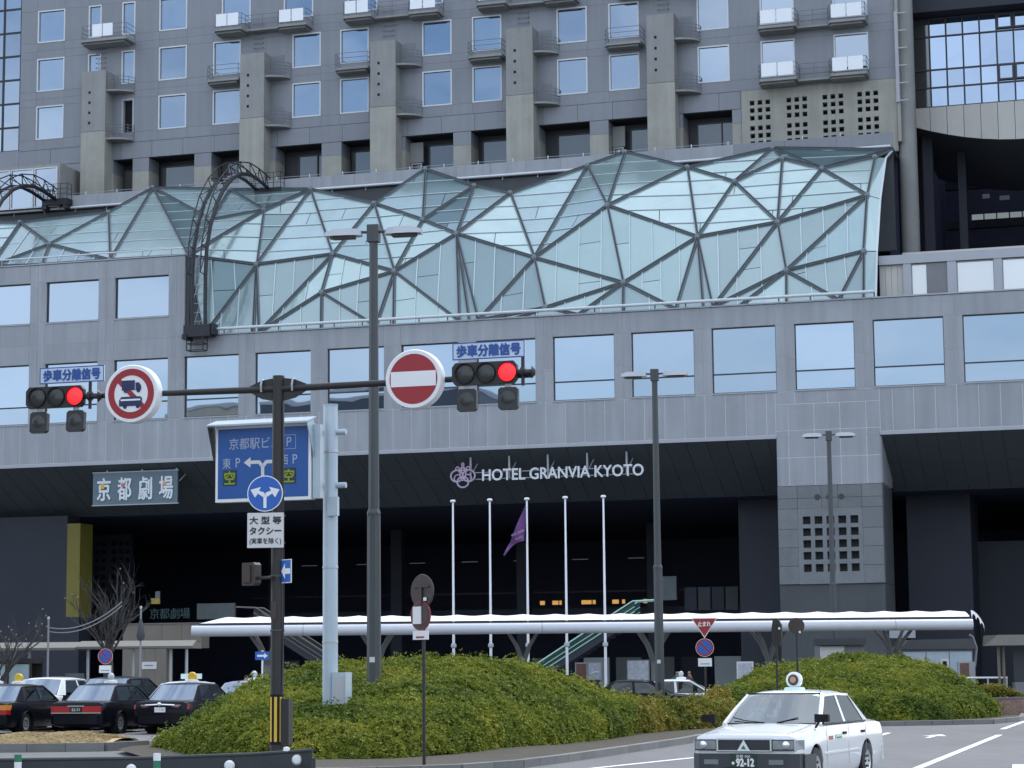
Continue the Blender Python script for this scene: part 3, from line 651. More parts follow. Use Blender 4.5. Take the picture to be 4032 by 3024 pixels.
def facet(names, lower):
    P = [ND[k] for k in names]; nrm = (P[1] - P[0]).cross(P[2] - P[0]); area = nrm.length / 2
    if area < .05: return
    nrm.normalize()
    if nrm.y > 0 and nrm.z < .2 or nrm.z < -.05: nrm = -nrm
    if nrm.y > .02 and nrm.z > 0 and lower: nrm = -nrm
    for a, b in ((0, 1), (1, 2), (2, 0)):
        key = tuple(sorted((names[a], names[b])))
        if not (key[0][0] == 'b' and key[1][0] == 'b' and key[0] != 'b' and key[1] != 'b'): EDGE[key] = nrm + EDGE.get(key, Vector((0, 0, 0)))
    ax = Vector((1, 0, -.06 if not lower else .12)) if lower else Vector((0, 0, 1))
    t = ax - nrm * ax.dot(nrm); t.normalize()
    vals = [p.dot(t) for p in P]; lo, hi = min(vals), max(vals); step = 1.22 if lower else 1.3
    n = max(1, round((hi - lo) / step)); st = (hi - lo) / n
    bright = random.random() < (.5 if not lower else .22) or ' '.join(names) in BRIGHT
    root = link('roof_facet', None, HOTEL)
    dirv = nrm.cross(t).normalized()
    mid = random.randrange(n) if n > 2 and area > 6 else -1
    for i in range(n):
        poly = clip(clip(P, t, lo + i * st + .035), -t, -(lo + (i + 1) * st - .035))
        if len(poly) < 3: continue
        subs = [poly]
        if i == mid:
            e = [p.dot(dirv) for p in poly]; c = (min(e) + max(e)) / 2 + random.uniform(-.2, .2)
            subs = [clip(poly, dirv, c + .02), clip(poly, -dirv, -(c - .02))]
        for q in subs:
            if len(q) < 3: continue
            m = MB(); m.prism([p - nrm * .02 for p in q], nrm * .02); m.build('pane', ('atrium_shade' if random.random() < .7 else 'atrium_half_shade') if ' '.join(names) in DARK else ('atrium_skylit' if bright else 'atrium_pane') if not lower else ('atrium_pane' if bright else 'atrium_half_shade'), root)
        if i:
            cut = clip(clip(P, t, lo + i * st - .004), -t, -(lo + i * st + .004))
            if len(cut) >= 2:
                e = sorted(cut, key=lambda p: p.dot(dirv)); MB().bar(e[0] + nrm * .02, e[-1] + nrm * .02, .06, .06, nrm).build('mullion', 'mullion', root)
    bk = MB(); bk.prism([p - nrm * .14 for p in P], nrm * .03); bk.build('lining', 'beam_dark', root)
for f in UP: facet(f.split(), False)
for f in LO: facet(f.split(), True)
for (q, lab) in ((('I', 'J', 'R1', 'R2'), 0), (('L', 'I', 'R2', 'R3'), 0), (('b19', 'L', 'R3', 'R4'), 0)):
    P = [ND[k] for k in q]; n = (P[1] - P[0]).cross(P[2] - P[0]).normalized(); n = n if n.y < 0 else -n
    P = [p * .985 + (sum(P, Vector()) / 4) * .015 for p in P]
    MB().prism(P, n * .03).build('edge_pane', 'atrium_pane', HOTEL)
for a, b in (('R1', 'R2'), ('R2', 'R3'), ('R3', 'R4'), ('T', 'R1')): MB().bar(ND[a], ND[b], .09, .09).build('edge_trim', 'trim_white', HOTEL)
for (a, b), n in EDGE.items():
    p, q = ND[a], ND[b]; n = n.normalized() if n.length > 1e-3 else Vector((0, -1, .3)).normalized()
    if (q - p).length < .7: continue
    o = MB().bar(p + n * .06, q + n * .06, .155, .14, n).build('roof_beam', 'beam_grey', HOTEL)
    MB().bar(p + n * .135, q + n * .135, .08, .04, n).build('beam_strip', 'beam_dark', o)  # narrow dark strip along the middle of each beam
for k, p in ND.items():
    if k[0] in 'RTb' and k != 'b' or k in ('a2', 'a3'): continue
    MB().lathe([(0, -.1), (.15, -.08), (.17, 0), (.12, .09), (0, .12)], 10, 'Y', (p.x, p.y - .12, p.z + .03)).build('node_cap', 'beam_grey', HOTEL, 40)
# gutter that closes the glass against the gallery
top = ['a2', 'a', 'c', 'd', 'n', 'i', 'l', 'o', 'q', 't', 'x', 'y', 'A', 'G', 'T']
mb = MB()
for a, b in zip(top[:-1], top[1:]):
    p, q = ND[a], ND[b]; z = min(31.85, p.z - .05), min(31.85, q.z - .05)
    mb.add([(p.x, p.y + .1, p.z - .12), (q.x, q.y + .1, q.z - .12), (q.x, 9.6, z[1]), (p.x, 9.6, z[0])], [(0, 1, 2, 3)])
mb.build('gutter', 'stone_dark', HOTEL)
# handrails along the foot of the glass
o = MB().cyl((-20.1, -.25, 21.95), (20.6, -.25, 21.95), .09, n=10).build('foot_rail', 'trim_white', HOTEL, 40)
for k in range(24): MB().cyl((-19.4 + 1.74 * k, -.25, 21.68), (-19.4 + 1.74 * k, -.25, 21.9), .035, n=6).build('rail_post', 'frame_dark', o)
o = MB().cyl((-45, -.1, 27.0), (-20.45, -.1, 27.0), .045, n=8).build('foot_rail', 'trim_white', HOTEL, 40)
for k in range(13): MB().cyl((-44 + 1.9 * k, -.1, 26.64), (-44 + 1.9 * k, -.1, 26.98), .03, n=6).build('rail_post', 'trim_grey', o)
panel('corner_post', 'frame_dark', HOTEL, -20.36, -20.12, .15, .6, 21.7, 26.5)

# ------------------------------------------------------------------ cleaning gantries that arch over the glass
PATH = [(-.45, 21.9), (-.5, 23.5), (-.5, 25.2), (-.35, 26.8), (.15, 28.3), (1.0, 29.8), (2.1, 31.0), (3.3, 31.85), (4.6, 32.4), (6.0, 32.65), (7.3, 32.6), (8.4, 32.45), (9.0, 32.35)]
def gantry(s, lab, z0=0, start=0):
    g = thing('cleaning_gantry', lab, 'gantry', fw(s, 0, 0), -ALPHA, 'curved black cleaning gantries on the glass roof')
    P = PATH[start:]
    for x in (-.42, .42): MB().tube([(x, y, z + z0) for y, z in P], .125, 6).build('rail', 'steel_dark', g, 40)
    out = []
    for i, (y, z) in enumerate(P):
        a = P[max(0, i - 1)]; b = P[min(len(P) - 1, i + 1)]; ty, tz = b[0] - a[0], b[1] - a[1]; l_ = math.hypot(ty, tz); out.append((y - tz / l_ * .75, z + ty / l_ * .75 + z0))
    lat = MB()
    for x in (-.42, .42):
        lat.tube([(x, y, z) for y, z in out[2:]], .042, 5)
        for i in range(2, len(P) - 1):
            a = (x, P[i][0], P[i][1] + z0); lat.cyl(a, (x, *out[i]), .03, n=5); lat.cyl((x, *out[i]), (x, P[i + 1][0], P[i + 1][1] + z0), .03, n=5)
    lat.build('lattice', 'steel_dark', g)
    ru = MB()
    for i in range(len(P) - 1):
        for t in (0, .33, .66):
            y = P[i][0] + (P[i + 1][0] - P[i][0]) * t; z = P[i][1] + (P[i + 1][1] - P[i][1]) * t + z0; ru.cyl((-.42, y, z), (.42, y, z), .022, n=5)
        a, b = P[i], P[i + 1]; ru.cyl((-.42, a[0], a[1] + z0), (.1, b[0], b[1] + z0), .018, n=5)
    ru.build('ladder', 'trim_grey', g)
    mb = MB(); mb.box(-.5, 1.35, 8.75, 9.5, 32.0, 32.4); mb.box(-.55, -.2, 8.8, 9.3, 31.75, 32.0); mb.box(1.0, 1.3, 8.8, 9.3, 31.75, 32.0); mb.build('upper_carriage', 'steel_dark', g, loc=(0, 0, z0))
    r = MB(); rail(r, [(-.45, 8.8), (.3, 8.8), (.8, 8.8), (1.3, 8.8), (1.3, 9.4)], 1.0, 3); r.build('carriage_rail', 'steel_dark', g, loc=(0, 0, 32.4 + z0))
    if not start:
        mb = MB(); mb.box(-.75, .95, -1.0, -.2, 21.45, 22.15); mb.box(-.8, -.5, -1.1, -.15, 21.3, 21.6); mb.box(.8, 1.1, -.9, -.15, 21.55, 22.2); mb.build('lower_carriage', 'steel_dark', g)
        c = MB()
        for x in (-.55, .5):
            for y in (-.95, -.35): c.cyl((x, y, 20.65), (x, y, 21.5), .035, n=5)
        for z in (20.65, 21.05):
            for y in (-.95, -.35): c.cyl((-.55, y, z), (.5, y, z), .03, n=5)
            for x in (-.55, .5): c.cyl((x, -.95, z), (x, -.35, z), .03, n=5)
        c.build('cage', 'steel_dark', g)
    return g
gantry(-19.2, 'curved black gantry ladder arching over the corner where the roof steps down')
gantry(-34.3, 'curved black gantry ladder in front of the glazed box at the hotel edge', .35, 4)

# ------------------------------------------------------------------ concourse building right of the hotel
ST = thing('station_building', 'dark glass concourse block with curved pale fascia beside the concrete hotel end', 'building', fw(0, 0, 0), -ALPHA)
MB().cyl((21.25, 12.6, 21.6), (21.25, 12.6, 50), .55, n=24).build('column', 'concrete', ST, 40)
panel('column_trim', 'trim_grey', ST, 20.78, 20.98, 11.6, 12.2, 35.4, 41.0); mb = MB(); mb.box(20.8, 21.0, 11.7, 14, 33.0, 50); mb.build('end_wall', 'concrete_pale', ST)
for k in range(6): panel('bracket', 'trim_grey', ST, 20.75, 21.5, 11.62, 11.7, 35.45 + 1.08 * k, 35.52 + 1.08 * k)
zz = [36.0, 37.23, 38.36, 40.47, 41.65]
for c in range(20):
    x0 = 21.38 + 1.02 * c
    for a, b in zip(zz[:-1], zz[1:]):
        y = 16 - .012 * min(c, 9) ** 2 * 0
        window(ST, x0, x0 + 1.01, a, b, 16, 'pane_curtain' if c else 'pane_dim', 'frame_dark', .042, None, .04, .1, .35)
for c, a, b in ((5, 38.36, 37.36), (5, 41.55, 40.6), (6, 38.36, 37.36), (6, 41.55, 40.6)):
    x0 = 21.38 + 1.02 * c + .04; window(ST, x0, x0 + .93, b, a, 15.93, 'pane_curtain', 'frame_dark', .1, None, .05, .06, .6)
mb = MB(); mb.box(21.0, 41, 16.12, 30, 35.9, 50); mb.box(21.0, 41, 14.6, 16.1, 41.68, 50); mb.build('upper_block', 'void_wall', ST)
def zlow(s): t = (s - 21.3) / 6.6; return 34.83 - 1.25 * (1 - (1 - min(t, 1)) ** 1.9)
for c in range(20):
    a, b = 21.3 + 1.02 * c, 22.29 + 1.02 * c
    MB().prism([(a, 15.9, 35.97), (b, 15.9, 35.97), (b, 15.9, zlow(b)), (a, 15.9, zlow(a))], (0, .2, 0)).build('fascia_panel', 'beige_panel', ST)
mb = MB(); n_ = 24
for c in range(n_):
    a, b = 21.3 + .85 * c, 21.3 + .85 * (c + 1); mb.add([(a, 15.95, zlow(a) - .02), (b, 15.95, zlow(b) - .02), (b, 30, zlow(b) - .3), (a, 30, zlow(a) - .3)], [(0, 1, 2, 3)])
mb.build('fascia_soffit', 'soffit', ST)
mb = MB(); mb.box(15, 41, 42, 42.4, 20, 50); mb.box(20.0, 20.6, 12.6, 42, 20, 50); mb.build('hall_back', 'void_dark', ST)
mb = MB(); mb.box(20.2, 21.1, 19, 21, 21, 36); mb.box(23.5, 24.0, 20, 21, 21, 36); mb.box(21.6, 22.2, 17.5, 18.2, 21, 36); mb.build('inner_column', 'navy_wall', ST)
for z in (36.47, 33.58):
    for k in range(14): panel('lit_window', 'lit_cool', ST, 22.6 + 1.02 * k * .88, 23.4 + 1.02 * k * .88, 40, 40.1, z, z + .38)
    panel('gallery_slab', 'void_wall', ST, 20.9, 40.5, 39, 39.5, z - .8, z - .25)
for (x, z, q) in ((23.4, 35.1, .5), (24.6, 34.9, .7), (26.1, 36.0, .3)): panel('lit_window', 'lit_dim', ST, x, x + q, 40, 40.1, z, z + .3)
# pale terrace storey over the podium, right
panel('terrace_cap', 'beige_panel', ST, 21.5, 41, 5.8, 6.1, 24.25, 25.1)
mb = MB(); mb.box(20.62, 41, 2.25, 2.6, 21.75, 24.3); mb.box(20.62, 41, 2.6, 12, 24.0, 24.25); mb.build('terrace_wall', 'beige_panel', ST)
tx = [21.97, 22.36, 24.36, 24.82, 26.87, 27.27, 29.3, 29.7, 31.8, 32.2, 34.3]
for a, b in zip(tx[0::2], tx[1::2]): panel('terrace_pier', 'trim_grey', ST, a - .02, b + .02, 2.0, 2.24, 21.75, 24.0)
panel('terrace_lintel', 'trim_grey', ST, 20.62, 41, 1.96, 2.24, 23.78, 24.28)
for a, b in zip(tx[1::2], tx[2::2]):
    wd = window(ST, a + .02, b - .02, 21.86, 23.74, 2.15, 'pane_bright_reflection', 'trim_grey', .05, None, .02, .06)
panel('grey_door', 'kiosk_grey', ST, 23.2, 24.34, 2.08, 2.12, 21.9, 23.7)
for k in range(4): panel('terrace_panel', 'beige_panel', ST, 20.63 + .33 * k, 20.94 + .33 * k, 2.2, 2.245, 21.85, 23.75)

# ------------------------------------------------------------------ signs under the eave
HS = thing('hotel_sign', 'white raised lettering HOTEL GRANVIA KYOTO with mauve knot emblem hung under the eave', 'sign', fw(0, .6, 0), -ALPHA)
text('HOTEL GRANVIA KYOTO', .9, 'letter_white', HS, (2.74, -.05, 12.78), width=9.4, extrude=.05, bold=.012, height=.64)
mb = MB(); mb.box(-2.45, 7.3, .1, .16, 12.55, 12.60); mb.box(-2.45, 7.3, .1, .16, 12.93, 12.98); mb.build('back_rail', 'trim_grey', HS)
for s in (-2.71, -.41, 1.87, 4.17, 6.45):
    MB().box(s - .05, s + .05, .05, .12, 12.6, 14.0).build('hanger', 'trim_grey', HS); MB().bar((s + .08, .15, 12.95), (s + .25, .9, 13.7), .05, .05).build('stay', 'trim_grey', HS)
em = MB()
def ring(mb, cx, cz, rx, rz, r, n=28, rot=0):
    c, q = math.cos(rot), math.sin(rot)
    mb.tube([(cx + rx * math.cos(t) * c - rz * math.sin(t) * q, 0, cz + rx * math.cos(t) * q + rz * math.sin(t) * c) for t in [2 * math.pi * k / n for k in range(n)]], r, 6, True)
for (cx, cz, rx, rz, rr, ro) in ((-.36, .0, .36, .33, .055, 0), (.36, 0, .36, .33, .055, 0), (0, -.36, .34, .30, .055, 0), (-.3, -.13, .22, .2, .04, .4), (.3, -.13, .22, .2, .04, -.4), (0, .1, .17, .36, .04, 0)): ring(em, cx, cz, rx, rz, rr, 28, ro)
for (cx, cz, r) in ((0, .42, .11), (0, .66, .07), (-.32, .42, .10), (.32, .42, .10), (-.16, .3, .09), (.16, .3, .09)): ring(em, cx, cz, r, r, .04, 16)
em.build('emblem', 'plum', HS, 40, loc=(-3.14, -.05, 12.78))
TS = thing('theatre_sign', 'blue grey hanging signboard with four white characters under the eave', 'sign', fw(0, .6, 0), -ALPHA)
panel('board', 'theatre_blue', TS, -26.5, -20.95, -.05, .08, 11.8, 13.71); mb = MB(); mb.box(-26.55, -20.9, -.07, .1, 11.74, 11.8); mb.box(-26.55, -20.9, -.07, .1, 13.71, 13.77); mb.build('board_frame', 'trim_grey', TS)
for i, ch in enumerate('京都劇場'):
    text(ch, 1.2, 'letter_white', TS, (-25.75 + 1.36 * i, -.09, 12.72), width=.86, height=1.34, extrude=.03, bold=.02)
    panel('letter_inlay', ['stripe_yellow', 'paint_red', 'green_post', 'lens_orange'][i], TS, -25.95 + 1.36 * i, -25.72 + 1.36 * i, -.14, -.125, 12.75 + .1 * (i % 2), 13.05)
for s in (-25.6, -23.3, -21.05): MB().box(s - .05, s + .05, .0, .08, 13.77, 14.15).build('hanger', 'trim_grey', TS)
MB().bar((-20.9, .1, 13.1), (-20.75, .9, 13.7), .05, .05).build('stay', 'trim_grey', TS)
# ------------------------------------------------------------------ long white canopy in front of the entrance
CY_ = 88.
CN = thing('entrance_canopy', 'long white scalloped membrane canopy on a white tube across the station entrance', 'canopy', (0, CY_, 0))
x0, x1 = -12.7, 18.05
for a, b in zip([x0, -8.3, -3.6, 1.1, 5.75, 10.4, 15.0], [-8.3, -3.6, 1.1, 5.75, 10.4, 15.0, x1]): MB().cyl((a + .008, 0, 3.36), (b - .008, 0, 3.36), .215, n=20).build('tube', 'tube_white', CN, 40)
mb = MB(); nx, ny = 240, 10; pit = 1.31
def zc(x, v):
    ph = ((x - .35) / pit) % 1; rid = 1 - abs(2 * ph - 1) ** 1.6 * 1.0
    e = max(0, min(1, (x - (x0 + .3)) / 1.2)); e = 1 - (1 - e) ** 2
    return 3.655 + (.235 * math.sin(math.pi * min(.5, .02 + 1.3 * v)) + (.055 * abs(2 * ph - 1) ** 1.5) * min(1, 3 * v)) * (.15 + .85 * e) - .25 * max(0, v - .5) ** 2
for i in range(nx + 1):
    for j in range(ny + 1):
        x = x0 + .3 + (x1 - .1 - x0 - .3) * i / nx; v = j / ny; mb.v.append((x, .02 + 3.0 * v, zc(x, v)))
for i in range(nx):
    for j in range(ny): k = i * (ny + 1) + j; mb.f.append((k, k + ny + 1, k + ny + 2, k + 1))
mb.build('membrane', 'membrane', CN, 60)
MB().box(x0 + .3, x1, .05, .2, 3.585, 3.645).build('gap_shade', 'frame_dark', CN)  # dark strip standing in for the shaded gap between tube and membrane
# scalloped end curtain
e = MB(); pts = []
for k in range(41):
    t = k / 40; y = t * 3.6; x = x1 - .05 + 1.25 * t; zt_ = 3.92 - .5 * t ** 2; zb_ = zt_ - .12 - .42 * abs(math.sin(math.pi * t * 3)) ** .6 * (1 - .35 * t); pts.append(((x, y, zt_), (x + .03, y, 3.92 - .5 * t ** 2 - .13 - .22 * (1 - abs(math.sin(math.pi * t * 3)) ** .55))))
for (a, b), (c, d) in zip(pts[:-1], pts[1:]): e.add([a, c, d, b], [(0, 1, 2, 3)])
e.build('end_curtain', 'membrane', CN)
for x in (-9.9, -5.5, .35, 5.6, 10.2, 15.2):
    t = MB(); t.tube([(x, 1.8, GZ), (x, 1.8, 1.6), (x, 1.8, 2.2)], [.13, .12, .15], 10)
    for dx, dy in ((-.75, -1.5), (.75, -1.5), (-.75, 1.2), (.75, 1.2)): t.tube([(x, 1.8, 2.0), (x + dx * .35, 1.8 + dy * .35, 2.7), (x + dx, 1.8 + dy, 3.5)], [.11, .08, .06], 8)
    t.build('tree_column', 'kiosk_grey', CN, 40)

# ------------------------------------------------------------------ flagpoles
FP = [(-2.71, 9.25), (-1.05, 9.29), (.62, 9.32), (2.35, 9.37), (4.07, 9.40)]
WHICH = ['first from the bare concourse side', 'second in the row, between the first and the flag', '', 'fourth in the row, just past the flag', 'last of the row, under the letters TO']
for i, (x, h) in enumerate(FP):
    lab = ['bare white flagpole at the end of the row below the emblem', 'bare white flagpole directly next to the flag on its emblem side', 'white flagpole in the middle of the row carrying the purple flag', 'bare white flagpole directly next to the flag on its KYOTO side', 'bare white flagpole at the end of the row below KYOTO'][i]
    p = thing('flagpole', lab, 'flagpole', (x, 100, 0), 0, 'row of white flagpoles')
    MB().cyl((0, 0, GZ), (0, 0, h), .07, .04, 12).build('pole', 'flagpole', p, 40); MB().lathe([(0, h - .02), (.09, h), (.13, h + .05), (.11, h + .12), (0, h + .14)], 12).build('finial', 'flagpole', p, 40)
    MB().lathe([(.085, 2.75), (.12, 2.78), (.12, 2.9), (.085, 2.95)], 12).build('cleat', 'trim_grey', p, 40)
mb = MB(); n = 24; m_ = 10
for i in range(n + 1):
    for j in range(m_ + 1):
        t = i / n; q = j / m_
        hz = 1.9 * (1 - t) ** 1.0 * (1 if True else 0); xx = -.06 - .95 * t - .02; zt = 9.1 - 1.55 * t ** .9 - .65 * t ** 2; zb = 7.25 - .42 * t + (-.02) - .05 * math.sin(4 * t); zb = 7.5 - .25 * t ** 1.2 - .42 * t ** 3
        mb.v.append((xx + .05 * math.sin(5 * q + 2 * t), -.06 + .12 * math.sin(9 * t + 3 * q), zt + (zb - zt) * q))
for i in range(n):
    for j in range(m_): k = i * (m_ + 1) + j; mb.f.append((k, k + 1, k + m_ + 2, k + m_ + 1))
fl = tag(link('flag', None, None, (.62, 100, 0)), 'limp purple flag hanging from the middle flagpole', 'flag')
mb.build('cloth', 'flag_purple', fl, 60); text('HOTEL GRANVIA', .16, 'plum', fl, (-.42, -.24, 7.85), (math.pi / 2, R(-24), 0), width=.62); text('KYOTO', .13, 'plum', fl, (-.36, -.24, 7.62), (math.pi / 2, R(-24), 0), width=.34)

# ------------------------------------------------------------------ street lamps
def street_lamp(x, y, h, lab, rz, zsplit, k=1.):
    l = thing('street_lamp', lab, 'street lamp', (x, y, 0), rz, 'tall twin-headed grey street lamps')
    MB().cyl((0, 0, GZ), (0, 0, zsplit), .17, .155, 8).build('lower_post', 'lamp_post', l); MB().lathe([(.157, zsplit - .06), (.165, zsplit), (.13, zsplit + .1)], 8).build('collar', 'lamp_post', l)
    MB().cyl((0, 0, zsplit), (0, 0, h - .35), .128, .10, 8).build('upper_post', 'lamp_post', l); MB().box(-.135, .135, -.135, .135, h - .4, h).build('post_cap', 'lamp_post', l)
    panel('hatch', 'steel_dark', l, -.05, .05, -.178, -.168, .9, 1.25); panel('number_tag', 'sign_white_dim', l, -.06, .06, -.176, -.166, 1.9, 2.02)
    for s in (-1, 1):
        MB().cyl((s * .1, 0, h - .16), (s * .42, 0, h - .14), .035, n=8).build('arm', 'lamp_post', l)
        hd = MB(); prof = [(.28, .09, -.03), (.36, .15, .03), (.6, .19, .05), (.95, .19, .04), (1.14, .15, -.02)]
        vs = []; 
        for (px, w_, zt) in prof: vs += [(s * px, -w_, h - .24), (s * px, -w_ * .8, h - .12 + zt), (s * px, w_ * .8, h - .12 + zt), (s * px, w_, h - .24)]
        fs = [(0, 1, 2, 3), tuple(len(vs) - 4 + i for i in (3, 2, 1, 0))]
        for i in range(len(prof) - 1):
            for j in range(4): a = i * 4 + j; b = i * 4 + (j + 1) % 4; fs.append((a, b, b + 4, a + 4))
        hd.add(vs, fs); q = hd.build('lamp_head', 'lamp_head', l, 40)
        MB().prism([(s * .45, -.13, h - .225), (s * .95, -.13, h - .225), (s * 1.05, 0, h - .225), (s * .95, .13, h - .225), (s * .45, .13, h - .225)], (0, 0, -.07)).build('lamp_glass', 'steel_brown', q)
    return l
street_lamp(-3.2, 51, 12.03, 'tallest street lamp with twin heads standing in the hedge beside the white pole', -ALPHA * .6, 5.3)
street_lamp(4.92, 76, 11.97, 'street lamp between the white taxi and the flagpoles, past the hedge end', -ALPHA * .6, 5.15)
street_lamp(13.82, 96.6, 11.97, 'shortest looking street lamp in front of the grilled stone pillar', -ALPHA * .6, 5.3)

# ------------------------------------------------------------------ signal mast with its signs
SX, SY = -3.92, 37.
MA = thing('signal_mast', 'dark brown steel signal mast with cross arm and yellow black wrap at its foot', 'signal mast', (SX, SY, 0), -ALPHA)
MB().cyl((0, 0, GZ), (0, 0, 6.62), .115, .10, 16).build('pole', 'steel_brown', MA, 40)
for s, L_ in ((-1, 3.35), (1, 4.45)): MB().cyl((s * .08, 0, 6.4), (s * L_, 0, 6.43), .06, .045, 12).build('arm', 'steel_brown', MA, 40)
mb = MB()
for s in (-1, 1): mb.prism([(s * .1, -.02, 6.58), (s * .1, -.02, 6.2), (s * .3, -.02, 6.24), (s * .62, -.02, 6.42), (s * .3, -.02, 6.55)], (0, .04, 0))
mb.build('gusset', 'steel_brown', MA)
for s in (-.28, .28): MB().tube([(s, -.08, 6.35), (s, -.1, 6.45), (s, -.06, 6.55), (s, .02, 6.56)], .018, 6).build('clamp', 'trim_grey', MA)
for k in range(8):
    t = MB(); a0 = 2 * math.pi * k / 8; t.add([(.121 * math.cos(a0 + j * math.pi / 32), .121 * math.sin(a0 + j * math.pi / 32), z) for z in (.55, 1.28) for j in range(5)], [(j, j + 1, j + 6, j + 5) for j in range(4)]); t.build('stripe', 'stripe_yellow', MA)
MB().cyl((0, 0, .5), (0, 0, 1.32), .1185, n=24).build('wrap', 'black', MA, 40)
MB().box(-.07, .03, -.125, -.105, 3.95 - 1.4, 4.25 - 1.4).build('sticker', 'sign_brown', MA)
for z in (2.35, 3.25, 3.8, 4.25, 4.65): MB().lathe([(.108, z), (.122, z + .004), (.122, z + .03), (.108, z + .034)], 20).build('strap', 'lamp_post', MA, 40)
MB().tube([(.1, -.05, 1.3), (.13, -.04, 2.6), (.12, -.05, 4.4), (.1, -.06, 6.2)], .012, 6).build('conduit', 'steel_dark', MA)
panel('control_box', 'steel_brown', MA, .1, .24, -.08, .1, .5, 1.25)

def traffic_signal(s, z, lab, plate, tag2):
    g = thing('traffic_signal', lab, 'traffic signal', fwm(s, 0, 0), -ALPHA, 'horizontal red traffic signals on the mast arm')
    mb = MB(); w_, h = 1.1, .37
    prof = [(-w_ / 2 + .06, -h / 2), (w_ / 2 - .06, -h / 2), (w_ / 2, -h / 2 + .07), (w_ / 2, h / 2 - .07), (w_ / 2 - .06, h / 2), (-w_ / 2 + .06, h / 2), (-w_ / 2, h / 2 - .07), (-w_ / 2, -h / 2 + .07)]
    mb.prism([(a, -.2, z + b) for a, b in prof], (0, .1, 0)); hs = mb.build('housing', 'signal_dark', g)
    for i in range(3):
        cx = -.36 + .36 * i + .03
        MB().lathe([(0, -.222), (.10, -.218), (.145, -.202)], 28, 'Y', (cx, 0, z)).build('lens', 'red_light' if i == 2 else 'signal_lens', g, 40)
        MB().lathe([(.15, -.2), (.165, -.235), (.172, -.2)], 28, 'Y', (cx, 0, z)).build('lens_rim', 'signal_dark', g, 40)
    # pedestrian-phase plate above
    pl = panel('plate', 'plate_blue', g, -.55 + plate, .68 + plate, -.16, -.13, z + .24, z + .52)
    bd = MB(); y = -.163; a, b, c, d = -.55 + plate, .68 + plate, z + .24, z + .52; t = .016
    bd.box(a, b, y, y + .002, c, c + t); bd.box(a, b, y, y + .002, d - t, d); bd.box(a, a + t, y, y + .002, c + t, d - t); bd.box(b - t, b, y, y + .002, c + t, d - t); bd.build('plate_border', 'ink_blue', g)
    text('歩車分離信号', .24, 'ink_blue', g, ((a + b) / 2, -.165, z + .38), width=1.08, height=.19, extrude=.001, bold=.009)
    for cx in (-.27, .43):
        q = MB(); x, zz_ = cx - .03, z - .43; pr = [(-.13, -.2), (.13, -.2), (.17, -.16), (.17, .16), (.13, .2), (-.13, .2), (-.17, .16), (-.17, -.16)]
        q.prism([(x + a * .98 + .03 * (-b), -.2 + b * .12, zz_ + b * .93) for a, b in pr], (0, .09, 0)); aux = q.build('arrow_light', 'signal_dark', g)
        MB().lathe([(0, -.215), (.1, -.213), (.125, -.2)], 24, 'Y', (x, 0, zz_)).build('lens', 'signal_lens', aux, 40); MB().box(x - .06, x + .04, -.16, -.12, z - .24, z - .18).build('bracket', 'trim_grey', aux)
    mb = MB(); mb.cyl((.5, -.12, z), (.78, -.05, z), .05, n=8); mb.cyl((.6, -.1, z), (.66, -.1, z), .085, n=10); mb.cyl((.76, -.06, z), (.82, -.04, z), .11, .05, n=10); mb.cyl((.63, -.1, z - .22), (.63, -.1, z + .4), .03, n=8); mb.build('mounting', 'steel_dark', g)
    return g
def fwm(s, y, z=0.):
    return (SX + s * math.cos(ALPHA) + y * math.sin(ALPHA), SY - s * math.sin(ALPHA) + y * math.cos(ALPHA), z)
traffic_signal(3.68, 6.47, 'red traffic signal on the mast arm next to the no entry disc', 0, 0)
traffic_signal(-4.08, 6.42, 'red traffic signal on the mast arm next to the truck and bus ban disc', .24, 0)

def round_sign(s, z, r, lab, name):
    g = thing(name, lab, 'road sign', fwm(s, -.12, 0), -ALPHA)
    MB().lathe([(0, .12), (r * .96, .12), (r, .1), (r, -.07), (r * .97, -.09), (0, -.09)], 48, 'Y', (0, 0, z)).build('case', 'sign_white', g, 40)
    return g
g = round_sign(2.47, 6.43, .49, 'round red no entry sign with white bar on the mast arm', 'no_entry_sign')
MB().disc(0, 6.43, .415, -.094, 48).build('red_disc', 'sign_red', g); MB().box(-.39, .39, -.099, -.096, 6.43 - .125, 6.43 + .125).build('bar', 'sign_white', g)
g = round_sign(-2.62, 6.41, .50, 'round white sign with red ring banning trucks and buses on the mast arm', 'vehicle_ban_sign')
MB().disc(0, 6.41, .43, -.094, 48, .315).build('ring', 'sign_red', g)
MB().bar((-.25, -.0955, 6.66), (.25, -.0955, 6.16), .085, .003, (0, -1, 0)).build('slash', 'sign_red', g)
z = 6.52
mb = MB(); y = -.1; mb.prism([(-.17, y, z - .05), (.07, y, z - .05), (.07, y, z + .12), (-.17, y, z + .12)], (0, .003, 0)); mb.prism([(.085, y, z - .05), (.19, y, z - .05), (.19, y, z + .02), (.15, y, z + .08), (.085, y, z + .08)], (0, .003, 0))
for cx in (-.1, .14): mb.cyl((cx, y, z - .06), (cx, y + .003, z - .06), .035, n=12)
mb.build('truck_symbol', 'ink_navy', g)
z = 6.27
mb = MB(); mb.prism([(-.22, y, z - .07), (.2, y, z - .07), (.21, y, z + .06), (.17, y, z + .09), (-.18, y, z + .09), (-.22, y, z + .03)], (0, .003, 0))
for cx in (-.11, .13): mb.cyl((cx, y, z - .08), (cx, y + .003, z - .08), .035, n=12)
mb.build('bus_symbol', 'ink_navy', g)
MB().box(-.19, .18, y - .003, y - .001, z + .02, z + .05).build('bus_windows', 'sign_white', g)
MB().prism([(-.03, y, 6.40), (.06, y, 6.40), (.015, y, 6.45)], (0, .003, 0)).build('slash_piece', 'sign_red', g)

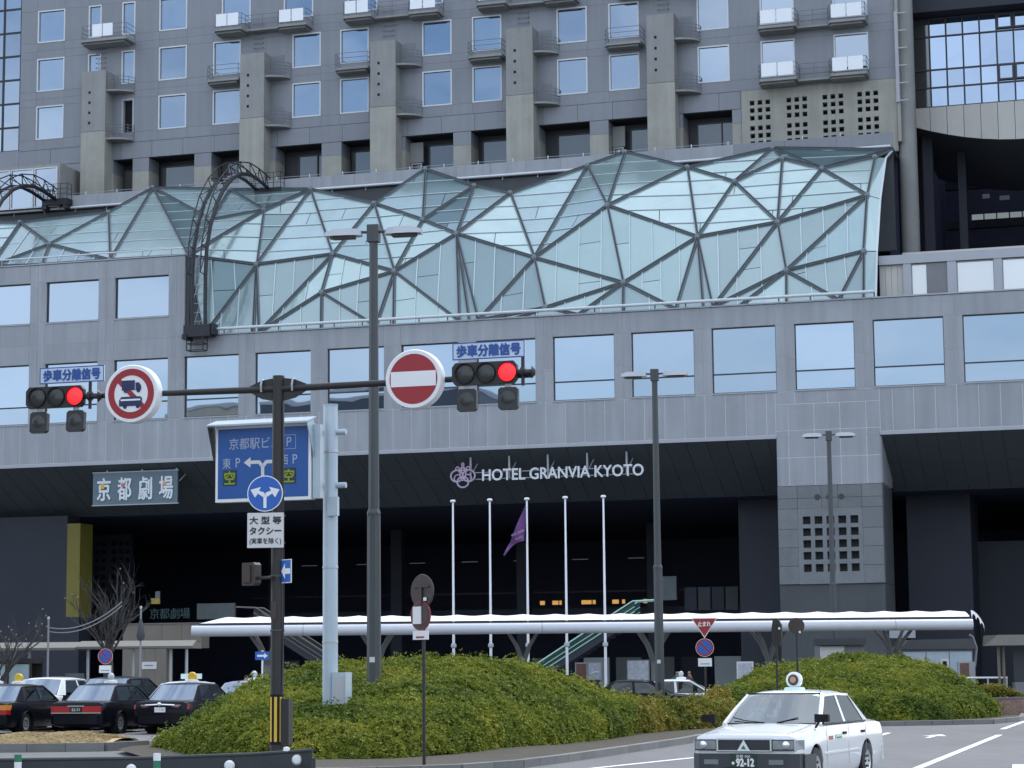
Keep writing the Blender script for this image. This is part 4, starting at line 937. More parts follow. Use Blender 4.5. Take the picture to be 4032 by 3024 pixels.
g = thing('direction_sign', 'round blue sign with white arrows forking both ways on the mast', 'road sign', fwm(-.15, -.19, 0), -ALPHA * .3)
MB().lathe([(0, .0), (.3, 0), (.3, -.012), (0, -.012)], 48, 'Y', (0, 0, 4.63)).build('disc', 'sign_white', g, 40); MB().disc(0, 4.63, .284, -.0145, 48).build('blue_face', 'sign_blue', g)
c = MB(); y = -.0165; zc_ = 4.63
c.prism([(-.026, y, zc_ - .24), (.026, y, zc_ - .24), (.026, y, zc_ - .06), (.012, y, zc_ + .0), (-.012, y, zc_ + .0), (-.026, y, zc_ - .06)], (0, .001, 0))
for s in (-1, 1):
    c.prism([(0, y, zc_ - .02), (s * .03, y, zc_ - .06), (s * .12, y, zc_ + .0), (s * .17, y, zc_ - .065), (s * .245, y, zc_ + .065), (s * .07, y, zc_ + .11), (s * .10, y, zc_ + .045), (s * .02, y, zc_ + .02)], (0, .001, 0))
c.build('arrows', 'sign_white', g)
g = thing('plate_sign', 'white plate with three lines of black Japanese characters below the blue disc', 'road sign', fwm(-.14, -.19, 0), -ALPHA * .3)
panel('plate', 'sign_white_dim', g, -.305, .305, -.012, 0, 3.73, 4.31)
text('大 型 等', .13, 'ink_black', g, (.0, -.014, 4.185), width=.53, height=.125, extrude=.001, bold=.004); text('タクシー', .13, 'ink_black', g, (.0, -.014, 4.01), width=.53, height=.12, extrude=.001, bold=.005); text('(実車を除く)', .11, 'ink_black', g, (.0, -.014, 3.835), width=.53, height=.115, extrude=.001, bold=.002)
g = thing('oneway_sign', 'small blue plate with white arrow fixed at the side of the mast', 'road sign', fwm(.2, -.1, 0), -ALPHA - R(28))
panel('plate', 'sign_white', g, -.135, .135, -.012, 0, 3.145, 3.535); panel('blue_face', 'sign_blue', g, -.122, .122, -.0145, -.0125, 3.158, 3.522)
MB().prism([(-.115, -.0165, 3.34), (-.02, -.0165, 3.47), (-.02, -.0165, 3.385), (.115, -.0165, 3.385), (.115, -.0165, 3.295), (-.02, -.0165, 3.295), (-.02, -.0165, 3.21)], (0, .001, 0)).build('arrow', 'sign_white', g)
g = thing('pedestrian_signal', 'brown pedestrian signal box seen from its back on a short arm', 'traffic signal', fwm(-.5, -.05, 0), -ALPHA - R(18))
mb = MB(); mb.prism([(-.15, 0, 3.12), (.1, 0, 3.12), (.135, 0, 3.16), (.135, 0, 3.46), (.1, 0, 3.5), (-.15, 0, 3.5)], (0, .16, 0)); mb.build('housing', 'sign_brown', g); panel('back_cover', 'sign_brown', g, -.10, .05, -.03, 0, 3.17, 3.45); MB().cyl((.13, .08, 3.24), (.5, .02, 3.24), .028, n=8).build('arm', 'steel_brown', g)

# ------------------------------------------------------------------ parking guide board on the pale pole
GP = thing('guide_pole', 'pale blue grey steel pole with stub arms and a cabinet at its foot', 'pole', (-3.95, 48, 0), -ALPHA)
MB().cyl((0, 0, GZ), (0, 0, 7.45), .168, .155, 24).build('pole', 'galv', GP, 40); MB().lathe([(.16, 7.42), (.166, 7.46), (0, 7.48)], 24).build('cap', 'galv', GP, 40)
for z in (2.3, 3.9, 6.4): MB().lathe([(.163, z), (.172, z + .005), (.172, z + .045), (.163, z + .05)], 24).build('strap', 'lamp_head', GP, 40)
for z in (6.85, 5.69): MB().cyl((-.6, 0, z), (.36, 0, z), .065, n=14).build('stub_arm', 'galv', GP, 40)
panel('box', 'galv', GP, .02, .25, -.24, -.12, 5.02, 5.43); panel('cabinet', 'galv', GP, .15, .46, -.28, .1, .6, 1.68); panel('cabinet_door', 'lamp_head', GP, .19, .43, -.292, -.282, .75, 1.6)
GB = thing('guide_board', 'blue parking guide board with white route arrow and green vacancy characters', 'sign', (-5.38, 47.9, 0), -ALPHA - R(2))
bw, bz0, bz1 = 1.13, 5.36, 7.02
panel('board', 'sign_white', GB, -bw, bw, -.06, .16, bz0, bz1); panel('blue_face', 'sign_blue_deep', GB, -bw + .06, bw - .06, -.066, -.061, bz0 + .07, bz1 - .07)
mb = MB(); mb.prism([(-bw - .1, -.32, bz1 - .02), (bw + .03, -.32, bz1 - .02), (bw + .03, .16, bz1 + .12), (-bw - .1, .16, bz1 + .12)], (0, 0, .03))
mb.build('hood', 'galv', GB); MB().prism([(-bw - .09, -.3, bz1 - .03), (-bw - .09, .05, bz1 + .1), (-bw - .06, .05, bz1 - .75), (-bw - .06, -.05, bz1 - .75)], (.02, 0, 0)).build('hood_side', 'frame_dark', GB); MB().prism([(bw + .0, -.3, bz1 - .03), (bw + .0, .05, bz1 + .1), (bw + .06, .05, bz1 - .75), (bw + .06, -.05, bz1 - .75)], (.02, 0, 0)).build('hood_side', 'galv', GB)
panel('side_case', 'galv', GB, bw + .025, bw + .2, -.02, .14, bz0 + .02, bz1 - .05)
y = -.069
text('京都駅ビル', .3, 'letter_dim', GB, (-.19, y, 6.62), width=1.22, height=.25, extrude=.001, bold=.001); text('P', .26, 'letter_dim', GB, (.62, y, 6.62), height=.2, extrude=.001)
bd = MB(); 
for (a, b, c_, d) in ((.48, .78, 6.46, 6.47), (.48, .78, 6.76, 6.77), (.48, .49, 6.47, 6.76), (.77, .78, 6.47, 6.76)): bd.box(a, b, y, y + .001, c_, d)
bd.build('letter_box', 'letter_dim', GB)
text('東', .25, 'letter_dim', GB, (-.86, y, 6.2), width=.19, height=.23, extrude=.001); text('P', .25, 'letter_dim', GB, (-.59, y, 6.21), height=.2, extrude=.001)
text('西', .25, 'letter_dim', GB, (.5, y, 6.23), width=.19, height=.21, extrude=.001); text('P', .25, 'letter_dim', GB, (.76, y, 6.24), height=.2, extrude=.001)
mb = MB(); mb.bar((0, y, 5.5), (0, y, 6.12), .075, .001, (0, -1, 0)); mb.bar((0, y - .0005, 6.1), (-.09, y - .0005, 6.21), .075, .001, (0, -1, 0)); mb.bar((0, y - .0005, 6.1), (.09, y - .0005, 6.21), .075, .001, (0, -1, 0)); mb.bar((-.07, y - .001, 6.205), (-.3, y - .001, 6.205), .075, .001, (0, -1, 0)); mb.bar((.07, y - .001, 6.205), (.3, y - .001, 6.205), .075, .001, (0, -1, 0))
for s in (-1, 1): mb.prism([(s * .45, y, 6.205), (s * .29, y, 6.32), (s * .29, y, 6.09)], (0, .001, 0))
mb.build('route_arrow', 'sign_white_dim', GB)
for x in (-.78, .62): panel('led_panel', 'led_back', GB, x - .16, x + .16, y - .008, y - .001, 5.72, 6.05); text('空', .3, 'led_green', GB, (x, y - .012, 5.885), width=.25, height=.28, extrude=.001, bold=.006)

# ------------------------------------------------------------------ smaller road signs
def post(g, h, r=.03, m='steel_brown', z0=GZ): return MB().cyl((0, 0, z0), (0, 0, h), r, n=10).build('post', m, g, 40)
g = thing('sign_post', 'thin brown post with the brown back of a round sign and a red ringed sign', 'road sign', (-1.62, 40, 0), -ALPHA - R(30)); post(g, 3.35, .032)
MB().lathe([(0, .05), (.3, .05), (.31, .03), (.3, .015), (0, .015)], 32, 'Y', (0, -.06, 3.10)).build('disc_back', 'sign_brown', g, 40)
MB().box(-.2, .2, -.07, -.05, 3.17, 3.2).build('stiffener', 'sign_brown', g); MB().box(-.03, .03, -.08, -.05, 2.85, 3.18).build('stiffener', 'sign_brown', g)
panel('sticker', 'sign_white', g, .08, .15, -.075, -.055, 2.93, 2.99)
q = MB().lathe([(0, .02), (.27, .02), (.27, 0), (0, 0)], 32, 'Y', (-.02, -.06, 2.67)).build('disc', 'sign_red_dull', g, 40); panel('plate', 'sign_white', g, -.2, .02, -.085, -.07, 2.52, 2.83); panel('plate', 'sign_white', g, -.21, .21, -.075, -.06, 2.24, 2.4); panel('plate_bar', 'sign_red', g, -.12, .1, -.08, -.076, 2.27, 2.3)
MB().disc(-.02, 2.67, .225, -.066, 32).build('face', 'sign_brown', g)
def no_parking(x, y, zc_, lab, r=.29, tri=False):
    g = thing('no_parking_sign', lab, 'road sign', (x, y, 0), -ALPHA * .5); post(g, zc_ + .1)
    MB().lathe([(0, -.04), (r, -.04), (r, -.055), (0, -.055)], 32, 'Y', (0, 0, zc_)).build('disc', 'sign_red', g, 40); MB().disc(0, zc_, r * .8, -.058, 32).build('blue_face', 'sign_blue', g); MB().disc(0, zc_, r * 1.04, -.052, 32, r * .99).build('rim', 'sign_white', g)
    MB().bar((-r * .55, -.0595, zc_ + r * .55), (r * .55, -.0595, zc_ - r * .55), .06, .002, (0, -1, 0)).build('slash', 'sign_red', g)
    panel('plate', 'sign_white', g, -.22, .22, -.055, -.04, zc_ - r - .32, zc_ - r - .06); panel('plate_bar', 'ink_black', g, -.15, .15, -.058, -.056, zc_ - r - .25, zc_ - r - .23)
    if tri:
        MB().prism([(-.42, -.045, zc_ + .95), (.42, -.045, zc_ + .95), (0, -.045, zc_ + .3)], (0, .02, 0)).build('stop_triangle', 'sign_white', g); MB().prism([(-.38, -.048, zc_ + .925), (.38, -.048, zc_ + .925), (0, -.048, zc_ + .345)], (0, .002, 0)).build('stop_face', 'sign_red', g)
        text('止まれ', .18, 'sign_white', g, (0, -.052, zc_ + .76), width=.42, extrude=.001, bold=.004)
    return g
no_parking(6.13, 72, 2.38, 'red triangle above a round blue no parking sign beside the entrance hedge', .28, True)
no_parking(-14.42, 79, 2.33, 'round blue no parking sign in front of the bare tree', .26)
for (x, y, zt, rr, lab) in ((8.2, 70, 3.15, .1, 'dark narrow signal seen edge on above the round hedge'), (8.97, 71, 3.05, .26, 'dark back of a round sign on a thin brown post above the round hedge')):
    g = thing('sign_post', lab, 'road sign', (x, y, 0), -ALPHA); post(g, zt, .035)
    if rr < .2: MB().prism([(-.12, 0, zt - .75), (.1, 0, zt - .75), (.16, 0, zt - .5), (.16, 0, zt - .1), (.05, 0, zt + .1), (-.1, 0, zt + .05), (-.16, 0, zt - .3)], (0, .2, 0)).build('housing', 'steel_brown', g)
    else: MB().lathe([(0, .03), (rr, .03), (rr, 0), (0, 0)], 28, 'Y', (0, -.05, zt - .02)).build('disc_back', 'sign_brown', g, 40)
    panel('sticker', 'sign_white', g, .08, .14, -.07, -.055, zt - .25, zt - .18)
g = thing('arrow_sign', 'small blue sign with white arrow on a white post beyond the taxis', 'road sign', (-8.95, 79.5, 0), 0); post(g, 2.5, .035, 'sign_white')
panel('plate', 'sign_blue', g, -.25, .25, -.06, -.04, 2.16, 2.45); MB().prism([(.2, -.063, 2.305), (.07, -.063, 2.4), (.07, -.063, 2.34), (-.18, -.063, 2.34), (-.18, -.063, 2.27), (.07, -.063, 2.27), (.07, -.063, 2.21)], (0, .002, 0)).build('arrow', 'sign_white', g)

# ------------------------------------------------------------------ guard plate, delineators
g = thing('guard_barrier', 'dark grey curved guard plate with white round reflectors at the street edge', 'barrier', (0, 0, 0))
pts = [(-9.2, 30.6, .5), (-7.1, 30.8, .5), (-5.2, 31.0, .5), (-3.6, 31.0, .54), (-2.95, 30.95, .58), (-2.78, 30.8, .6)]
mb = MB()
for a, b in zip(pts[:-1], pts[1:]):
    mb.add([(a[0], a[1], .02), (b[0], b[1], .02), (b[0], b[1], b[2]), (a[0], a[1], a[2]), (a[0], a[1] + .05, .02), (b[0], b[1] + .05, .02), (b[0], b[1] + .05, b[2]), (a[0], a[1] + .05, a[2])], [(0, 1, 2, 3), (7, 6, 5, 4), (3, 2, 6, 7), (0, 4, 5, 1), (1, 5, 6, 2), (0, 3, 7, 4)])
mb.build('plate', 'barrier', g)
MB().tube([(x, y + .02, z + .015) for x, y, z in pts], .03, 8).build('top_rail', 'barrier', g, 40)
for x in (-8.6, -6.3, -4.0, -2.8): MB().cyl((x, 31.1, GZ), (x, 31.1, .5), .045, n=10).build('post', 'barrier', g, 40)
for (x, z) in ((-5.28, .37), (-3.93, .41), (-3.0, .48)): MB().lathe([(0, -.04), (.05, -.035), (.072, -.01), (.075, 0)], 16, 'Y', (x, 30.96, z)).build('reflector', 'sign_white', g, 40)
MB().lathe([(.0, .66), (.04, .65), (.05, .6)], 12, 'Z', (-3.15, 31.0, 0)).build('knob', 'sign_white', g, 40)
for i, (x, lab) in enumerate(((-6.76, 'green and white banded post by the straw strip, below the parked taxis'), (-4.87, 'green and white banded post in front of the hedge corner'))):
    d = thing('delineator_post', lab, 'bollard', (x, 30.6, 0), 0, 'banded posts in front of the guard plate')
    for k in range(7): MB().cyl((0, 0, GZ + .1 * k), (0, 0, GZ + .1 * (k + 1) - .001), .05, n=14, caps=(k == 6)).build('band', 'sign_white' if k % 2 == (1 if i == 0 else 0) else 'green_post', d, 40)
# ------------------------------------------------------------------ hedges
def leaf_mat(name, cols):
    m = bpy.data.materials.new(name); m.use_nodes = True; t = m.node_tree; n = t.nodes; l = t.links.new; b = n['Principled BSDF']
    b.inputs['Roughness'].default_value = .65; b.inputs['Specular IOR Level'].default_value = .15
    geo = n.new('ShaderNodeNewGeometry'); z = n.new('ShaderNodeTexNoise'); z.inputs['Scale'].default_value = .55; z.inputs['Detail'].default_value = 5; l(geo.outputs['Position'], z.inputs['Vector'])
    a = n.new('ShaderNodeMath'); a.operation = 'MULTIPLY_ADD'; a.inputs[1].default_value = .38; l(geo.outputs['Random Per Island'], a.inputs[0]); 
    s = n.new('ShaderNodeMath'); s.operation = 'MULTIPLY_ADD'; s.inputs[1].default_value = 2.3; s.inputs[2].default_value = -.9; l(z.outputs['Fac'], s.inputs[0]); l(s.outputs[0], a.inputs[2])
    r = n.new('ShaderNodeValToRGB'); e = r.color_ramp.elements; e[0].position = 0; e[0].color = (*cols[0], 1); e[1].position = 1; e[1].color = (*cols[-1], 1)
    for i, c in enumerate(cols[1:-1]): q = e.new((i + 1) / (len(cols) - 1)); q.color = (*c, 1)
    l(a.outputs[0], r.inputs['Fac']); l(r.outputs['Color'], b.inputs['Base Color'])
    tr = n.new('ShaderNodeBsdfTranslucent'); l(r.outputs['Color'], tr.inputs['Color']); ms = n.new('ShaderNodeMixShader'); ms.inputs[0].default_value = .18
    l(b.outputs[0], ms.inputs[1]); l(tr.outputs[0], ms.inputs[2]); l(ms.outputs[0], n['Material Output'].inputs['Surface']); MATS[name] = m
leaf_mat('leaf', [(.062, .098, .016), (.138, .178, .024), (.222, .245, .032), (.305, .285, .040)])
leaf_mat('leaf_dry', [(.08, .095, .018), (.16, .17, .028), (.245, .21, .038), (.29, .215, .05)])
def hedge(name, label, fr, rd, bk, n_sprig, leaf, mname, seed):
    rng = np.random.default_rng(seed)
    fr, rd, bk = [np.array(q, float) for q in (fr, rd, bk)]; S = len(fr); NU, NT = 90, 26
    us = np.linspace(0, S - 1, NU)
    ip = lambda q: np.stack([np.interp(us, np.arange(S), q[:, k]) for k in range(q.shape[1])], 1)
    F, D, B = ip(fr), ip(rd), ip(bk); grid = np.zeros((NU, NT, 3))
    for j in range(NT):
        t = j / (NT - 1)
        if t < .66:
            q = t / .66; xy = F + (D[:, :2] - F) * q ** 1.15; k = np.clip(q / .10, 0, 1); face = np.minimum(.38, D[:, 2] * .5)
            z = GZ + (face - GZ) * k ** .7 + (D[:, 2] - face) * (1 - (1 - q) ** 1.0) * 1.0
            z = np.minimum(z, D[:, 2])
        else:
            q = (t - .66) / .34; xy = D[:, :2] + (B - D[:, :2]) * q; z = D[:, 2] - (D[:, 2] - GZ) * q ** 2.2
        grid[:, j, :2] = xy; grid[:, j, 2] = z
    X, Y = grid[..., 0], grid[..., 1]
    grid[..., 2] += .11 * np.sin(1.7 * X + 1.1 * np.sin(1.7 * Y)) * np.sin(1.9 * Y + .8 * np.sin(2.1 * X)) + .04 * np.sin(5.1 * X + 2 * Y) * np.sin(4.3 * Y - X)
    root = thing(name, label, 'hedge')
    V = grid.reshape(-1, 3).copy(); V[:, 2] -= .07
    fs = [(i * NT + j, (i + 1) * NT + j, (i + 1) * NT + j + 1, i * NT + j + 1) for i in range(NU - 1) for j in range(NT - 1)]
    me = bpy.data.meshes.new('hedge_gap_shade'); me.from_pydata(V.tolist(), [], fs); me.materials.append(MATS['hedge_gap_shade']); link('branches', me, root)  # dark sheet under the leaves, coloured so the gaps look shaded
    # sprigs scattered by area over the mound
    A, B_, C_, D_ = grid[:-1, :-1], grid[1:, :-1], grid[1:, 1:], grid[:-1, 1:]
    nr = np.cross(C_ - A, D_ - B_); ar = np.linalg.norm(nr, axis=-1) / 2; nr = nr / (2 * ar[..., None] + 1e-9); nr[nr[..., 2] < 0] *= -1
    wgt = ar.copy(); wgt[:, int(NT * .72):] *= .25
    pr = wgt.ravel() / wgt.sum(); idx = rng.choice(pr.size, n_sprig, p=pr); i, j = np.unravel_index(idx, ar.shape); a, b = rng.random(n_sprig), rng.random(n_sprig)
    P = (A[i, j] * ((1 - a) * (1 - b))[:, None] + B_[i, j] * (a * (1 - b))[:, None] + C_[i, j] * (a * b)[:, None] + D_[i, j] * ((1 - a) * b)[:, None]); Nn = nr[i, j]
    clump = .5 + .5 * np.sin(6.3 * P[:, 0] + 2 * np.sin(5 * P[:, 1])) * np.sin(7.1 * P[:, 1] + 2 * np.sin(6 * P[:, 0]))
    cl2 = .5 + .5 * np.sin(2.9 * P[:, 0] + 1.7 * np.sin(2.3 * P[:, 1])) * np.sin(3.3 * P[:, 1] + 1.9 * np.sin(2.7 * P[:, 0]))
    P = P + Nn * (clump ** 1.3 * .10 + cl2 * .08 + rng.random(n_sprig) * .08 - .10 + np.where(rng.random(n_sprig) < .05, rng.random(n_sprig) * .2, 0))[:, None]
    K = 4; vs = []; 
    az = rng.random(n_sprig) * 6.283; up = Nn + np.array([0, 0, .5]) + rng.normal(0, .75, (n_sprig, 3)); up /= np.linalg.norm(up, axis=1)[:, None]
    t1 = np.cross(up, np.array([.3, .9, .1])); t1 /= np.linalg.norm(t1, axis=1)[:, None] + 1e-9; t2 = np.cross(up, t1)
    allv = np.zeros((n_sprig, K, 4, 3))
    for k in range(K):
        th = az + 6.283 * k / K + rng.normal(0, .3, n_sprig); tilt = .35 + .5 * rng.random(n_sprig); ln = leaf * (.7 + .6 * rng.random(n_sprig)); wd = ln * .46
        d = (t1 * np.cos(th)[:, None] + t2 * np.sin(th)[:, None]) * np.cos(tilt)[:, None] + up * np.sin(tilt)[:, None]
        sd_ = np.cross(d, up); sd_ /= np.linalg.norm(sd_, axis=1)[:, None] + 1e-9
        allv[:, k, 0] = P; allv[:, k, 1] = P + d * (ln * .55)[:, None] + sd_ * (wd / 2)[:, None]; allv[:, k, 2] = P + d * ln[:, None] - up * (ln * .12)[:, None]; allv[:, k, 3] = P + d * (ln * .55)[:, None] - sd_ * (wd / 2)[:, None]
    vv = allv.reshape(-1, 3); nf = len(vv) // 4
    me = bpy.data.meshes.new('foliage'); me.vertices.add(len(vv)); me.vertices.foreach_set('co', vv.ravel()); me.loops.add(nf * 4); me.loops.foreach_set('vertex_index', np.arange(nf * 4, dtype=np.int32))
    me.polygons.add(nf); me.polygons.foreach_set('loop_start', np.arange(0, nf * 4, 4, dtype=np.int32)); me.update(calc_edges=True); me.validate(); me.materials.append(MATS[mname])
    f = link('foliage', me, root); f['kind'] = 'stuff'; return root
RD1 = [(-8.49, 53, 0.08), (-8.11, 53, 0.24), (-7.63, 53.5, 0.5), (-7.15, 54, 0.87), (-6.21, 54.5, 1.38), (-5.59, 55, 1.67), (-4.26, 55.5, 1.83), (-3.02, 56, 1.93), (-1.77, 56.5, 1.97), (-0.6, 57, 1.94), (0.46, 58, 1.74), (1.7, 59.5, 1.42), (2.62, 61, 0.97), (3.61, 63, 0.77)]
FR1 = [(-8.4, 52.4), (-8.0, 51.4), (-7.65, 50.4), (-7.35, 49.2), (-6.95, 47.6), (-6.4, 46.2), (-5.2, 44.6), (-3.9, 43.8), (-2.4, 44.0), (-1.3, 46.), (-.2, 49.8), (1.0, 51.6), (2.2, 55), (3.0, 58.5)]
BK1 = [(x + .2, y + 3.2) for x, y, z in RD1]
hedge('clipped_hedge', 'large clipped green hedge mound around the tall lamp and pale pole', FR1, RD1, BK1, 110000, .072, 'leaf', 3)
RDM = [(3.3, 62.6, 0.75), (3.9, 63.6, 0.73), (4.53, 65, 0.71), (5.2, 66.2, 0.73), (5.8, 67.4, 0.81), (6.5, 69, 0.99)]
FRM = [(2.8, 58.6), (3.4, 60.2), (3.9, 61.4), (4.6, 63.), (5.4, 64.6), (6.6, 66.4)]
hedge('low_hedge', 'low yellowish hedge joining the two mounds behind the kerb', FRM, RDM, [(x - .4, y + 2.2) for x, y, z in RDM], 16000, .095, 'leaf_dry', 5)
RD2 = [(6.3, 72, 0.79), (7.0, 74, 1.05), (7.82, 76, 1.36), (9.28, 79, 1.71), (11.0, 82, 1.95), (12.83, 84, 2.09), (14.74, 84.6, 2.01), (15.94, 83.6, 1.59), (16.6, 82, 1.04), (16.9, 80, 0.49), (17.0, 79, 0.09)]
FR2 = [(6.0, 67.6), (7.4, 67.9), (8.6, 68.9), (9.9, 70.4), (11.2, 71.6), (12.6, 72.2), (14.0, 72.8), (15.1, 74.0), (15.9, 75.6), (16.5, 77.2), (16.8, 78.2)]
hedge('round_hedge', 'rounded clipped green hedge mound behind the white taxi', FR2, RD2, [(x + .3, y + 3) for x, y, z in RD2], 80000, .088, 'leaf', 8)
# dry straw on the left island
rng = np.random.default_rng(4); n = 9000
xs_ = rng.uniform(-16, -9.8, n); ys_ = rng.uniform(53.0, 56.8, n)
hz = .06 + .16 * np.exp(-((xs_ + 11.3) / 1.6) ** 2) + .05 * np.sin(xs_ * 2.2) ** 2
zz_ = GZ + .13 + hz * np.clip(1 - ((ys_ - 55) / 2.0) ** 2, 0, 1)
v = []; f = []
mb = MB()
for k in range(n):
    a = rng.uniform(0, 3.14); l_ = rng.uniform(.1, .22); dx, dy = math.cos(a) * l_, math.sin(a) * l_; x, y, z = xs_[k], ys_[k], zz_[k]
    mb.v += [(x, y, z), (x + dx, y + dy, z + rng.uniform(-.01, .05)), (x + dx + .012, y + dy + .02, z + .03), (x + .012, y + .02, z + .03)]; q = 4 * k; mb.f.append((q, q + 1, q + 2, q + 3))
me = bpy.data.meshes.new('straw'); me.from_pydata(mb.v, [], mb.f); me.materials.append(MATS['straw']); o = link('straw', me); tag(o, 'pale dry straw lying along the kerbed island', 'straw', None, 'stuff')
gm = MB(); NX = 40
for i in range(NX + 1):
    for j in range(9):
        x = -16.2 + 6.6 * i / NX; y = 52.9 + 4.0 * j / 8; h = .05 + .14 * math.exp(-((x + 11.3) / 1.6) ** 2) + .04 * math.sin(x * 2.2) ** 2; gm.v.append((x, y, GZ + .115 + h * max(0, 1 - ((y - 55) / 2.0) ** 2)))
for i in range(NX):
    for j in range(8): k = i * 9 + j; gm.f.append((k, k + 9, k + 10, k + 1))
struct('straw_bed', gm, 'straw', 60)

# ------------------------------------------------------------------ cars
def loft(stations, wheel_x=()):
    mb = MB(); n = None
    for (x, w_, zt, zb, cr) in stations:
        half = [(0, zt + cr), (.5 * w_, zt + .8 * cr), (.84 * w_, zt + .25 * cr), (.955 * w_, zt - .03), (w_ - .006, zt - .12), (w_, zt - .26), (.99 * w_, zb + .22), (.965 * w_, zb + .1), (.93 * w_, zb + .02), (.8 * w_, zb), (0, zb)]
        ring_ = half + [(-y, z) for y, z in half[-2:0:-1]]; n = len(ring_); mb.v += [(x, y, z) for y, z in ring_]
    S = len(stations)
    for i in range(S - 1):
        for k in range(n): mb.f.append((i * n + k, i * n + (k + 1) % n, (i + 1) * n + (k + 1) % n, (i + 1) * n + k))
    mb.f += [tuple(range(n)), tuple((S - 1) * n + k for k in range(n - 1, -1, -1))]
    return mb
def body_mesh(mb, m, wheels, r=.35):
    o = mb.build('tmp', m); 
    for x in wheels:
        for s in (-1, 1):
            c = MB().cyl((x, s * .52, .31), (x, s * 1.1, .31), r, n=28).build('cut', m); md = o.modifiers.new('b', 'BOOLEAN'); md.operation = 'DIFFERENCE'; md.solver = 'EXACT'; md.object = c
    dg = bpy.context.evaluated_depsgraph_get(); me = bpy.data.meshes.new_from_object(o.evaluated_get(dg))
    for md in list(o.modifiers): bpy.data.objects.remove(md.object)
    bpy.data.objects.remove(o); me.polygons.foreach_set('use_smooth', [True] * len(me.polygons)); me.set_sharp_from_angle(angle=R(32)); return me
WX = (-.80, -3.46)
STN = [(-.005, .70, .66, .36, .0), (-.02, .765, .735, .30, .005), (-.06, .80, .79, .25, .012), (-.16, .822, .808, .22, .018), (-.4, .838, .835, .2, .025), (-.8, .848, .875, .19, .03), (-1.15, .85, .915, .19, .03), (-1.35, .85, .93, .19, .02), (-2.0, .852, .935, .19, 0), (-2.8, .852, .938, .19, 0), (-3.4, .85, .94, .19, .0), (-3.75, .848, .945, .19, .012), (-4.1, .838, .94, .2, .02), (-4.42, .818, .92, .22, .02), (-4.54, .80, .895, .25, .012), (-4.585, .77, .84, .29, .005), (-4.6, .72, .72, .36, 0)]
_body = {}
